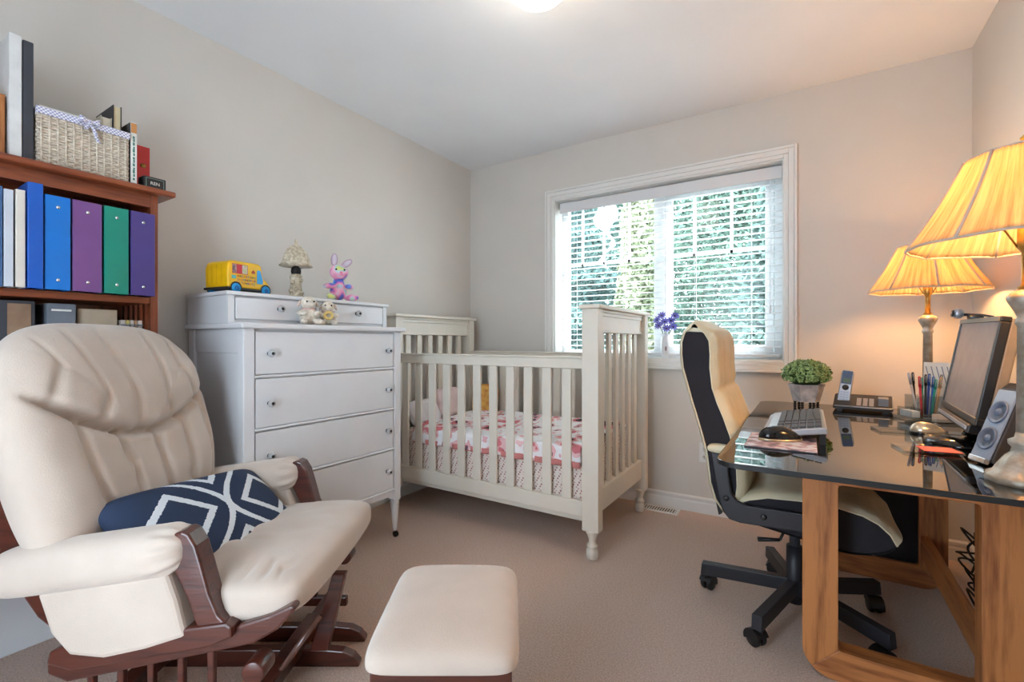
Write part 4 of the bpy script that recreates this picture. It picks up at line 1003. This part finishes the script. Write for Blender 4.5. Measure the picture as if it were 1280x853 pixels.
mouse('black computer mouse with silver rim on the mouse pad', -.072, 1.645, ZD+.005, R(25), M['gloss_black'], mat('warm_silver', (206, 190, 160), .25, metal=.7))
# phone
ph = thing('desk_phone', 'cordless phone base with keypad and upright handset on the desk', 'phone', (.205, 2.585, ZD), R(-6))
body = [(-.068, .006), (-.068, .018), (-.03, .024), (.07, .048), (.07, .006)]
b = MB(); b.prism([(-.1, -.07), (.10, -.07), (.105, -.06), (.105, .06), (.1, .07), (-.1, .07), (-.105, .06), (-.105, -.06)], 'z', 0, 1)
for i, v in enumerate(b.v): b.v[i] = Vector((v.x, v.y, .008 if v.z < .5 else .020+.044*(v.y+.07)/.14))
b.build('base', M['black'], ph, local=True, bevel=.003)
rim = [(-.1, -.07), (.10, -.07), (.105, -.06), (.105, .06), (.1, .07)]
MB().tube([(x_1, y_1, .021+.044*(y_1+.07)/.14) for x_1, y_1 in rim], .0025, 6).build('silver_rim', M['silver'], ph, local=True)
MB().box(-.09, -.07, -.055, -.04, 0, .008).box(.07, .09, -.055, -.04, 0, .008).box(-.09, -.07, .04, .055, 0, .008).box(.07, .09, .04, .055, 0, .008).build('rubber_feet', M['black'], ph, local=True)
ks = MB()
def ptop(x, y): return .0205+.044*(y+.07)/.14
for i in range(4):
    for j in range(3):
        x = -.020+j*.022; y = -.052+i*.020
        ks.box(x, x+.016, y, y+.011, ptop(x, y)-.002, ptop(x, y+.011)+.003)
ks.build('keypad', mat('pale_keys', (196, 186, 176), .5), ph, local=True)
MB().box(.055, .09, -.045, .05, ptop(0, -.045)-.002, ptop(0, .05)+.001).build('side_buttons', M['grey'], ph, local=True)
hs = MB(Matrix.Translation((-.072, -.012, .018)) @ Matrix.Rotation(R(-12), 4, 'X') @ Matrix.Rotation(R(7), 4, 'Y'))
hs.prism([(-.023, .012), (-.020, 0), (.020, 0), (.023, .012), (.024, .15), (.018, .163), (-.018, .163), (-.024, .15)], 'y', 0, .022)
hd = hs.build('handset', M['silver'], ph, local=True, bevel=.004)
THS = Matrix.Translation((-.072, -.012, .018)) @ Matrix.Rotation(R(-12), 4, 'X') @ Matrix.Rotation(R(7), 4, 'Y')
q = MB(THS); q.box(-.019, .019, -.0012, .0, .098, .158); q.build('blue_face', mat('phone_face', (58, 76, 110), .3), hd, local=True)
q = MB(THS); q.box(-.013, .013, -.002, -.0012, .104, .124); q.build('display', mat('phone_display', (92, 112, 96), .2), hd, local=True)
q = MB(THS); q.lathe([(.013, 0), (.012, .002), (0, .002)], (0, 0, .082), 20, Matrix.Rotation(R(90), 4, 'X')); q.build('navigation_key', M['black'], hd, local=True)
q = MB(THS)
for i in range(5):
    for j in range(3): q.box(-.016+j*.0115, -.007+j*.0115, -.0018, 0, .012+i*.011, .019+i*.011)
q.build('number_keys', mat('blue_grey_keys', (150, 166, 190), .4), hd, local=True)
text_mesh('phone_digit', '8:22', .011, M['black'], hd, THS @ Matrix.Translation((0, -.0022, .114)) @ Matrix.Rotation(R(90), 4, 'X')) if False else None
# pen organiser with pens
po1 = thing('pen_cup', 'clear plastic desk organiser holding pens behind the monitor', 'organiser', (.385, 2.40, ZD), R(20))
def cup(b, x0, x1, y0, y1, z0, z1, t=.0022):
    b.box(x0, x1, y0, y0+t, z0, z1).box(x0, x1, y1-t, y1, z0, z1).box(x0, x0+t, y0+t, y1-t, z0, z1).box(x1-t, x1, y0+t, y1-t, z0, z1).box(x0, x1, y0, y1, z0, z0+t)
    return b
cup(MB(), -.042, .058, -.035, .05, .014, .095).build('cup', M['acrylic'], po1, local=True)
cup(MB(), -.085, .085, -.075, .065, 0, .014).build('tray', M['acrylic'], po1, local=True)
cup(MB(), -.083, -.045, -.070, .02, .014, .05).build('side_bin', M['acrylic'], po1, local=True)
MB().box(-.078, -.050, -.062, .01, .017, .040).build('note_cards', M['paper'], po1, local=True)
MB().box(.0, .078, -.070, -.042, .0025, .03).build('memo_block', mat('memo', (214, 196, 176), .7), po1, local=True)
pens = [((170, 168, 170), -.034, -.02, -.055, 0, .185, 'silver pen leaning far left in the pen cup'), ((28, 28, 32), -.03, .0, -.035, .01, .185, 'thick black pen near the left of the pen cup'), ((200, 40, 60), -.015, -.01, -.018, 0, .170, 'red-capped pen in the pen cup'), ((30, 150, 120), -.008, .0, -.010, 0, .165, 'teal pen left of the tall black pen'), ((20, 20, 24), .004, .005, .004, .0, .178, 'tall upright black pen in the middle of the pen cup'), ((28, 70, 160), .014, .012, .022, .01, .180, 'royal blue pen in the pen cup'), ((40, 90, 170), .02, .0, .030, 0, .170, 'second blue pen, right of the royal blue one'), ((30, 150, 130), .016, -.012, .038, 0, .160, 'green pen leaning right in the pen cup'), ((176, 140, 96), .028, -.01, .056, 0, .168, 'tan pencil leaning right in the pen cup'), ((90, 96, 110), .034, .01, .060, .005, .178, 'grey mechanical pencil at the right of the pen cup')]
TP = mw(po1)
for c_, x, y, x2, y2, hh, lab in pens:
    a_ = TP @ Vector((x, y, .018)); b_ = TP @ Vector((x2, y2, hh))
    t = thing('pen', lab, 'pen', tuple(a_), group='pens in the desk organiser')
    mpen = mat('pen_barrel', c_, .3)
    mid = a_.lerp(b_, .72)
    MB().tube([a_, a_.lerp(b_, .06), mid], [.0018, .004, .0042], 10).build('barrel', mpen, t)
    MB().tube([mid, a_.lerp(b_, .97), b_], [.005, .0048, .003], 10).build('cap', mpen, t)
    MB().tube([a_.lerp(b_, .97)+Vector((0, -.0055, 0)), a_.lerp(b_, .80)+Vector((0, -.0062, 0))], .0011, 5).build('clip', M['silver'], t)
# letter rack with papers
lr = thing('letter_stack', 'upright white papers with diagonal grey print behind the pens', 'papers', (.452, 2.50, ZD), R(-15))
for i in range(3):
    MB(rot_at(0, 0, 0, -4-i*2, 'X')).box(-.055+i*.006, .045+i*.006, .0+i*.012, .0006+i*.012+.001, .004, .222-.008*i).build('sheet', M['paper'], lr, local=True)
q = MB(rot_at(0, 0, 0, -4, 'X'))
for i in range(6): q.add([(-.05+i*.016, -.0006, .205), (-.047+i*.016, -.0006, .205), (-.030+i*.016, -.0006, .12), (-.033+i*.016, -.0006, .12)], [(0, 1, 2, 3)])
q.build('printed_stripes', mat('grey_ink', (120, 128, 150), .8), lr, local=True)
MB().box(-.06, .06, -.006, .045, 0, .004).build('rack_base', M['acrylic'], lr, local=True)
# monitor (frame: u along width near->far, v up the screen)
mo = thing('computer_monitor', 'black flat widescreen monitor with dark screen facing the chair', 'monitor', (.40, 1.91, ZD))
NB, FB, NT, FT = Vector((.374, 1.706, .824)), Vector((.385, 2.139, .830)), Vector((.424, 1.738, 1.114)), Vector((.426, 2.165, 1.124))
wv_ = (FB-NB); W_ = wv_.length; wv_.normalize(); uv_ = (NT-NB); H_ = uv_.length; nv_ = wv_.cross(uv_).normalized()
if nv_.x > 0: nv_ = -nv_
uv_ = nv_.cross(wv_).normalized(); uv_ = uv_ if uv_.z > 0 else -uv_
TM = Matrix(((wv_.x, -nv_.x, uv_.x, NB.x), (wv_.y, -nv_.y, uv_.y, NB.y), (wv_.z, -nv_.z, uv_.z, NB.z), (0, 0, 0, 1)))
b = MB(TM); b.prism([(0, 0), (.0, H_), (W_, H_), (W_, 0)], 'y', 0, .001)
b = MB(TM); bz = .014
b.box(0, W_, 0, .022, 0, bz+.006).box(0, W_, 0, .022, H_-bz, H_).box(0, bz, 0, .022, bz+.006, H_-bz).box(W_-bz, W_, 0, .022, bz+.006, H_-bz)
b.build('bezel', M['black'], mo, bevel=.003)
MB(TM).box(.002, W_-.002, -.0015, .0, H_-bz, H_-.001).build('top_strip', M['taupe'], mo)
MB(TM).box(bz, W_-bz, .003, .02, bz+.006, H_-bz).build('screen', M['screen'], mo)
MB(TM).prism([(.004, .022), (W_-.004, .022), (W_-.004, .045), (W_*.7, .065), (W_*.3, .065), (.004, .045)], 'z', .004, H_-.004).build('rear_housing', M['taupe'], mo, bevel=.004)
MB(TM).box(.03, W_-.03, -.006, .030, -.026, -.002).build('sound_bar', M['black'], mo, bevel=.004)
MB(TM).box(.035, W_-.035, -.010, -.006, -.018, -.008).build('silver_strip', M['silver'], mo, bevel=.001)
MB().tube([(.415, 1.90, ZD+.02), (.435, 1.91, .82), (.46, 1.925, .93)], [.028, .022, .022], 14).build('neck', M['gloss_black'], mo)
MB().lathe([(.10, 0), (.102, .006), (.096, .014), (.03, .020)], (.385, 1.89, ZD), 40, sx=.85, sy=1.0).build('stand_base', M['gloss_black'], mo)
# webcam
wc_p = TM @ Vector((W_*.90, .012, H_))
wc = thing('webcam', 'small round webcam clipped on top of the monitor', 'webcam', tuple(wc_p))
MB().ball(wc_p+Vector((-.025, .01, .022)), .017, 18, 12).build('camera_ball', M['silver'], wc)
MB().lathe([(.012, 0), (.010, .004), (0, .003)], wc_p+Vector((-.038, .003, .022)), 16, Matrix.Rotation(R(-80), 4, 'Y')).build('lens', M['gloss_black'], wc)
MB().tube([wc_p+Vector((-.012, .008, .018)), wc_p+Vector((.02, -.03, .014)), wc_p+Vector((.035, -.09, .006))], [.005, .004, .003], 8).build('arm', M['dgrey'], wc)
MB().tube([wc_p+Vector((.0, -.01, .008)), wc_p+Vector((.0, -.06, .004)), wc_p+Vector((.01, -.10, .004))], [.008, .008, .003], 8).build('clip', M['black'], wc)
mouse('silver mouse with a dark base beside the monitor stand', .335, 2.05, ZD, R(15), mat('champagne', (206, 196, 176), .2, metal=.6), M['gloss_black'], .048, .034, .032)
# speaker
sp = thing('desktop_speaker', 'wedge-shaped black speaker with blue-grey front between monitor and near lamp', 'speaker', (.432, 1.640, ZD), R(16))
prof = [(-.062, .006), (-.066, .014), (-.006, .188), (.008, .202), (.030, .200), (.052, .05), (.052, .012), (.046, .004)]
MB().prism(prof, 'y', -.036, .036).build('cabinet', mat('speaker_case', (44, 41, 42), .5), sp, local=True, bevel=.006, seg=3)
sl_ = math.atan2(.060, .174); TS = Matrix.Translation((-.0665, 0, .014)) @ Matrix.Rotation(sl_, 4, 'Y')
MB(TS).box(-.005, .0, -.034, .034, 0, .180).build('front_panel', mat('blue_grey_grille', (122, 140, 166), .4), sp, local=True, bevel=.004)
for zz in (.052, .122):
    d = MB(TS @ Matrix.Translation((-.005, 0, zz)) @ Matrix.Rotation(R(-90), 4, 'Y')).lathe([(.030, 0), (.030, .003), (.026, .003), (.022, .0), (.010, -.001), (.008, .003), (0, .004)], (0, 0, 0), 28)
    d.build('driver_cone', mat('cone', (96, 112, 140), .35), sp, local=True)
MB(TS).box(-.010, .002, -.03, .03, -.012, .002).build('control_strip', M['chrome'], sp, local=True, bevel=.002)
MB().lathe([(.055, 0), (.055, .004), (.03, .006)], (0, 0, 0), 28).build('base_plate', M['gloss_black'], sp, local=True)
# clear trays / cards on the glass
t = thing('plastic_tray', 'clear plastic tray lying on the glass left of the silver mouse', 'tray', (.27, 2.05, ZD), R(12))
cup(MB(), -.075, .03, -.045, .045, 0, .008, .002).build('tray_body', M['acrylic'], t, local=True)
t = thing('disc_case', 'clear disc case with a red label on the glass in front of the monitor', 'case', (.285, 1.72, ZD), R(8))
MB().box(-.07, .07, -.06, .06, 0, .007).build('case_shell', M['acrylic'], t, local=True, bevel=.001)
MB().box(-.02, .06, -.035, .035, .0072, .0078).build('red_label', mat('red_label', (226, 84, 84), .5), t, local=True)

# ================================================================== THINGS ON THE DRESSER
ZU = 1.252
bus = thing('toy_bus', 'yellow toy alphabet bus with blue wheels on top of the dresser', 'toy', (-2.105, 1.080, ZU), R(9))
prof = [(-.095, .022), (-.098, .10), (-.090, .128), (-.075, .136), (.045, .136), (.060, .128), (.072, .072), (.092, .060), (.100, .045), (.100, .022)]
T = Matrix.Rotation(0, 4, 'Z')
b = MB(); b.prism(prof, 'x', -.072, .072)   # prism on x: (y, z) profile, length along local y
b.build('body', M['yellow'], bus, local=True, bevel=.008, seg=3)
MB().box(-.076, .076, -.101, .098, .014, .024).build('chassis', M['black'], bus, local=True, bevel=.003)
for sx in (-1, 1):
    for yy in (-.062, .078):
        wq = MB().lathe([(.0, -.008), (.019, -.008), (.021, -.004), (.021, .004), (.019, .008), (0, .008)], (sx*.070, yy, .021), 24, Matrix.Rotation(R(90), 4, 'Y')).build('wheel', M['cyan'], bus, local=True)
        MB().lathe([(.009, .008), (.010, .0105), (.006, .0105), (.005, .008)], (sx*.070, yy, .021), 18, Matrix.Rotation(R(90*sx), 4, 'Y')).build('hub_ring', mat('hub_blue', (12, 110, 190), .4), wq, local=True)
        MB().lathe([(.024, .0005), (.026, .003), (.0235, .003)], (sx*.072, yy, .022), 24, Matrix.Rotation(R(90*sx), 4, 'Y')).build('wheel_arch', M['black'], bus, local=True)
X1 = .0725
MB().box(X1, X1+.0012, -.078, -.008, .082, .122).build('picture_window', mat('red_pic', (196, 30, 50), .4), bus, local=True)
MB().box(X1+.0012, X1+.002, -.078, -.060, .084, .120).build('picture', mat('pale_pic', (210, 170, 160), .5, col2=(110, 80, 90), scale=90), bus, local=True)
MB().box(X1+.0012, X1+.002, -.034, -.010, .084, .120).build('picture', mat('pink_pic', (232, 196, 206), .5, col2=(170, 200, 110), scale=120), bus, local=True)
MB().prism([(.036, .048), (.036, .104), (.040, .108), (.052, .108), (.066, .062), (.064, .048)], 'x', X1, X1+.002).build('cab_door', M['cyan'], bus, local=True, bevel=.001)
MB().prism([(.062, .128), (.0735, .078), (.077, .078), (.0655, .130)], 'x', -.055, .055).build('windshield', mat('pale_glass', (190, 196, 226), .15), bus, local=True)
MB().box(-.03, .03, -.040, -.030, .136, .142).box(-.03, .03, .020, .030, .136, .142).box(-.03, -.02, -.030, .020, .136, .143).build('carry_handle', M['dgrey'], bus, local=True, bevel=.002)
for k_ in range(4): MB().box(-.055+.03*k_, -.053+.03*k_, -.0995, -.098, .035, .118).build('rear_rib', mat('amber', (226, 170, 8), .4), bus, local=True)
cols_ = [(214, 40, 40), (20, 120, 60), (30, 60, 170), (240, 130, 20), (150, 30, 120), (10, 150, 160)]
lm = [mat('letter_ink', c_, .5) for c_ in cols_]
for r_, row in enumerate(('ABCDEFGHI', 'JKLMNOPQR', 'STUVWXYZ')):
    for c_, ch in enumerate(row):
        y = -.052+c_*.0098+(.006 if r_ == 2 else 0); z = .072-.0145*r_
        text_mesh('letter', ch, .013, lm[(c_+r_*2) % 6], bus, mw(bus) @ Matrix.Translation((X1+.0006, y, z)) @ Matrix.Rotation(R(90), 4, 'Z') @ Matrix.Rotation(R(90), 4, 'X'))
MB().box(X1, X1+.0015, -.080, -.062, .060, .074).build('badge', mat('teal_badge', (90, 180, 170), .4), bus, local=True)
MB().prism([(.010, .096), (.018, .106), (.026, .098), (.026, .090), (.012, .090)], 'x', X1, X1+.0012).build('red_emblem', mat('emblem_red', (190, 60, 30), .4), bus, local=True)
# small ceramic lamp
sm_ = thing('small_lamp', 'small antique ivory lamp with floral domed shade on the dresser', 'lamp', (-2.09, 1.345, ZU))
iv = mat('ivory_ceramic', (232, 222, 200), .45, col2=(180, 166, 140), scale=70, bump=.9, bscale=80)
def leafy(a, z): return 1+.05*math.sin(a*7+z*90)+.05*math.sin(a*3-z*140)
MB().lathe([(.038, 0), (.040, .010), (.030, .018), (.026, .04), (.024, .07), (.026, .095), (.030, .108), (.022, .118), (.010, .124)], (-2.09, 1.345, ZU), 40, fn=leafy).build('column', iv, sm_)
MB().lathe([(.020, .122), (.023, .132), (.021, .150), (.012, .158), (.012, .20), (0, .20)], (-2.09, 1.345, ZU), 24).build('socket', M['iron'], sm_)
MB().lathe([(.074, .160), (.064, .172), (.059, .19), (.050, .22), (.037, .242), (.019, .256), (.008, .260)], (-2.09, 1.345, ZU), 64, fn=lambda a, z: 1+.02*math.sin(a*9+z*160)+.015*math.sin(a*14-z*200)).build('dome_shade', iv, sm_, solid=.003)
MB().lathe([(.009, .256), (.011, .264), (.006, .272), (.007, .282), (0, .295)], (-2.09, 1.345, ZU), 16).build('finial', iv, sm_)
for a, z in ((20, .03), (-30, .05), (-60, .075), (10, .09), (-80, .04), (-10, .015)):
    MB().ball((-2.09+.031*math.cos(R(a)), 1.345+.031*math.sin(R(a)), ZU+z), (.009, .009, .008), 10, 6, fn=lambda a, t: 1+.2*math.cos(a*5)).build('flower', iv, sm_)
# plush animals (single body surface by metaballs-like skin: joined ellipsoids remeshed)
def plush(name, label, m, loc, rz, blobs, vox=.004):
    t = thing(name, label, 'plush toy', loc, rz)
    b = MB()
    for bl_ in blobs:
        c, r_ = bl_[0], bl_[1]; T_ = Matrix.Rotation(R(bl_[2]), 4, bl_[3]) if len(bl_) > 2 else None
        b.ball(c, r_, 14, 10, T=T_)
    o = b.build('body', m, t, local=True)
    rm = o.modifiers.new('remesh', 'REMESH'); rm.mode = 'VOXEL'; rm.voxel_size = vox; rm.use_smooth_shade = True
    s_ = o.modifiers.new('smooth', 'SMOOTH'); s_.factor = .5; s_.iterations = 4
    return t
mt, nt, p = newp('tie_dye_plush', .95); setin(p, 'Sheen Weight', .6)
tc = nt.nodes.new('ShaderNodeTexCoord'); n1 = nt.nodes.new('ShaderNodeTexNoise'); n1.inputs['Scale'].default_value = 15; n1.inputs['Detail'].default_value = 1
rp = nt.nodes.new('ShaderNodeValToRGB'); e0 = rp.color_ramp.elements
e0[0].position = .33; e0[0].color = lin((40, 140, 220)); e0[1].position = .66; e0[1].color = lin((220, 226, 130))
for ps, c_ in ((.42, (90, 90, 190)), (.48, (236, 130, 176)), (.55, (240, 180, 200)), (.60, (170, 210, 220))):
    e = e0.new(ps); e.color = lin(c_)
nt.links.new(tc.outputs['Object'], n1.inputs[0]); nt.links.new(n1.outputs[0], rp.inputs[0]); nt.links.new(rp.outputs[0], p.inputs['Base Color'])
# faces +x in local frame
bn = plush('plush_bunny', 'tie-dye rainbow plush bunny with upright ears on the dresser', mt, (-2.03, 1.54, ZU), R(-25), [
    ((0, 0, .055), (.038, .042, .05)), ((0.005, 0, .095), (.026, .028, .025)), ((.012, 0, .148), (.040, .046, .040)), ((.046, 0, .138), (.016, .020, .014)),
    ((.030, -.048, .075), (.045, .014, .014), 40, 'Z'), ((.030, .048, .075), (.045, .014, .014), -40, 'Z'),
    ((.045, -.045, .018), (.045, .020, .018), -25, 'Z'), ((.045, .055, .018), (.048, .020, .018), 30, 'Z')])
for s_, rot, c in ((-1, -4, (.0, -.020, .212)), (1, -52, (.0, .042, .198))):
    T_ = Matrix.Translation(c) @ Matrix.Rotation(R(rot), 4, 'X')
    e_ = MB(T_).ball((0, 0, 0), (.008, .017, .034), 14, 10).build('ear', mat('ear_plush', (196, 170, 190), .95), bn, local=True)
    MB(T_).ball((.006, 0, 0), (.004, .011, .026), 12, 8).build('inner_ear', mat('inner_ear', (214, 206, 220), .9), e_, local=True)
for s_ in (-1, 1): MB().ball((.046, s_*.020, .158), .005, 10, 8).build('eye', M['gloss_black'], bn, local=True)
MB().ball((.061, 0, .142), (.004, .006, .004), 8, 6).build('nose', mat('pink_nose', (226, 120, 150), .5), bn, local=True)
def lamb(label, loc, rz, k_, bib):
    t = plush('plush_lamb', label, mat('cream_plush', (232, 222, 206), .95, col2=(210, 198, 180), scale=60, bump=.6, sheen=.5), loc, rz, [
        ((0, 0, .042*k_), (.040*k_, .040*k_, .042*k_)), ((.008, 0, .098*k_), (.034*k_, .032*k_, .032*k_)), ((.040*k_, 0, .090*k_), (.016*k_, .018*k_, .014*k_)),
        ((.032*k_, -.036*k_, .052*k_), (.030*k_, .012*k_, .012*k_), 30, 'Z'), ((.032*k_, .036*k_, .052*k_), (.030*k_, .012*k_, .012*k_), -30, 'Z'),
        ((.050*k_, -.030*k_, .014*k_), (.034*k_, .016*k_, .014*k_), -15, 'Z'), ((.050*k_, .030*k_, .014*k_), (.034*k_, .016*k_, .014*k_), 15, 'Z')], .0035)
    for s_ in (-1, 1):
        MB(Matrix.Translation((-.002, s_*.036*k_, .098*k_)) @ Matrix.Rotation(R(s_*25), 4, 'X')).ball((0, 0, 0), (.009, .006, .018*k_), 10, 8).build('ear', mat('ear_pink', (222, 200, 188), .9), t, local=True)
        MB().ball((.040*k_, s_*.015*k_, .104*k_), .004, 10, 8).build('eye', M['gloss_black'], t, local=True)
    MB().lathe([(.022, 0), (.030, .006), (.022, .012)], (.006, 0, .066*k_), 18, fn=lambda a, z: 1+.08*math.cos(a*9)).build('neck_ruffle', bib, t, local=True)
    return t
lamb('larger cream plush lamb with pink collar sitting on the dresser edge', (-1.905, 1.285, 1.122), R(-20), 1.0, mat('pink_collar', (228, 186, 180), .8))
t = lamb('smaller cream plush lamb holding a yellow ring beside the larger one', (-1.895, 1.382, 1.122), R(-35), .88, mat('beige_collar', (220, 200, 190), .8))
TT = Matrix.Translation((.048, 0, .045)) @ Matrix.Rotation(R(75), 4, 'Y')
MB().tube([TT @ Vector((.016*math.cos(a*2*PI/20), .016*math.sin(a*2*PI/20), 0)) for a in range(21)], .006, 8).build('yellow_ring', mat('ring_yellow', (226, 196, 120), .8), t, local=True)
# vase with purple flowers on the window sill
vs_ = thing('flower_vase', 'white vase of purple flowers on the window sill behind the crib', 'vase', (-.775, 3.068, wz0+.012))
VX, VY, VZ = -.775, 3.062, wz0+.012
MB().lathe([(.024, 0), (.026, .006), (.022, .02), (.026, .05), (.029, .08), (.024, .115), (.020, .135), (.027, .155), (.024, .154), (.017, .135), (.020, .11), (.0, .10)], (VX, VY, VZ), 28).build('vase_body', mat('white_porcelain', (236, 238, 242), .2), vs_)
MB().ball((VX+.01, VY-.026, VZ+.06), (.006, .002, .016), 8, 6).build('painted_sprig', mat('rose_grey', (170, 130, 140), .5), vs_)
rng = np.random.default_rng(4)
pm_ = mat('purple_petal', (128, 128, 214), .6, col2=(96, 92, 190)); fc = mat('flower_centre', (46, 40, 70), .7); gs = mat('flower_stem', (90, 124, 90), .7)
for i, (dx, dz, dy) in enumerate(((-.035, .225, -.02), (.0, .25, -.01), (.04, .255, -.015), (-.05, .262, .0), (.018, .205, -.035), (.055, .215, -.02), (-.02, .29, 0), (.062, .285, -.01))):
    c = Vector((VX+dx, VY+dy, VZ+dz-.02))
    f_ = thing('flower', ('purple daisy-like flower at the ' + ['lower left', 'centre', 'right', 'far left', 'lower front', 'lower right', 'top left', 'top right'][i] + ' of the vase bunch'), 'flower', tuple(c), group='purple flowers in the vase')
    MB().tube([(VX, VY, VZ+.11), ((VX+c.x)/2+.004, (VY+c.y)/2, VZ+.17), c], .0018, 5).build('stem', gs, f_)
    d = Vector((dx*4, -.6, .35)).normalized(); T_ = Matrix.Translation(c) @ d.to_track_quat('Z', 'Y').to_matrix().to_4x4()
    for q in range(9):
        a = q*2*PI/9; Tq = T_ @ Matrix.Rotation(a, 4, 'Z') @ Matrix.Rotation(R(-18), 4, 'Y')
        MB(Tq).add([(.004, -.002, 0), (.014, -.0065, .002), (.027, -.004, .0), (.031, 0, -.002), (.027, .004, 0), (.014, .0065, .002), (.004, .002, 0)], [(0, 1, 2, 3, 4, 5, 6)]).build('petal', pm_, f_, solid=.0008)
    MB(T_).ball((0, 0, .002), (.006, .006, .004), 10, 6).build('centre', fc, f_)

# ================================================================== CABLES
def cable(label, pts, r=.0035, m=None, name='cable', group=None):
    P = [Vector(p) for p in pts]; out = []
    for i in range(len(P)-1):
        p0, p1, p2, p3 = P[max(i-1, 0)], P[i], P[i+1], P[min(i+2, len(P)-1)]
        for k_ in range(8):
            t = k_/8
            out.append(.5*((2*p1)+(p2-p0)*t+(2*p0-5*p1+4*p2-p3)*t*t+(3*p1-p0-3*p2+p3)*t**3))
    out.append(P[-1])
    return tag(MB().tube(out, r, 7).build(name, m or M['cable']), label, 'cable', group)
cable('thin black cable hanging from the monitor top along the right wall', [(.44, 1.60, 1.06), (.53, 1.74, 1.02), (.56, 1.78, .92), (.55, 1.80, .80), (.545, 1.85, ZD+.004)], .002)
cable('black cable hanging behind the desk from the back edge to the cable heap', [(.60, 2.50, .74), (.62, 2.50, .62), (.61, 2.48, .48), (.62, 2.46, .30), (.58, 2.42, .12), (.56, 2.40, .02)], .0035)
for i in range(7):
    rng_ = random.Random(i)
    pts = [(.56+rng_.uniform(-.02, .05), 2.42+rng_.uniform(-.12, .12), .012+rng_.uniform(.15, .33))]
    for j in range(6):
        pts.append((.555+rng_.uniform(-.05, .07), 2.42+rng_.uniform(-.18, .16), .012+max(0, .27-.05*j+rng_.uniform(-.05, .05))))
    pts.append((.55, 2.3+rng_.uniform(0, .2), .006))
    cable('black cable tangled in the heap under the desk by the right wall', pts, .004, group='tangled cables under the desk')
cable('white cable looping on the carpet among the black cables under the desk', [(.60, 2.62, .02), (.56, 2.5, .006), (.54, 2.38, .006), (.57, 2.30, .006), (.61, 2.36, .006), (.62, 2.5, .02)], .004, plain('white_cable', (226, 222, 216), .5))
ps = thing('power_strip', 'white power strip leaning by the baseboard under the desk', 'power strip', (.62, 2.40, 0))
MB().box(.598, .636, 2.26, 2.56, .0, .04).build('housing', M['trim'], ps, bevel=.006)
for q in range(5): MB().box(.607, .627, 2.29+q*.05, 2.315+q*.05, .04, .0412).build('socket', M['grey'], ps)
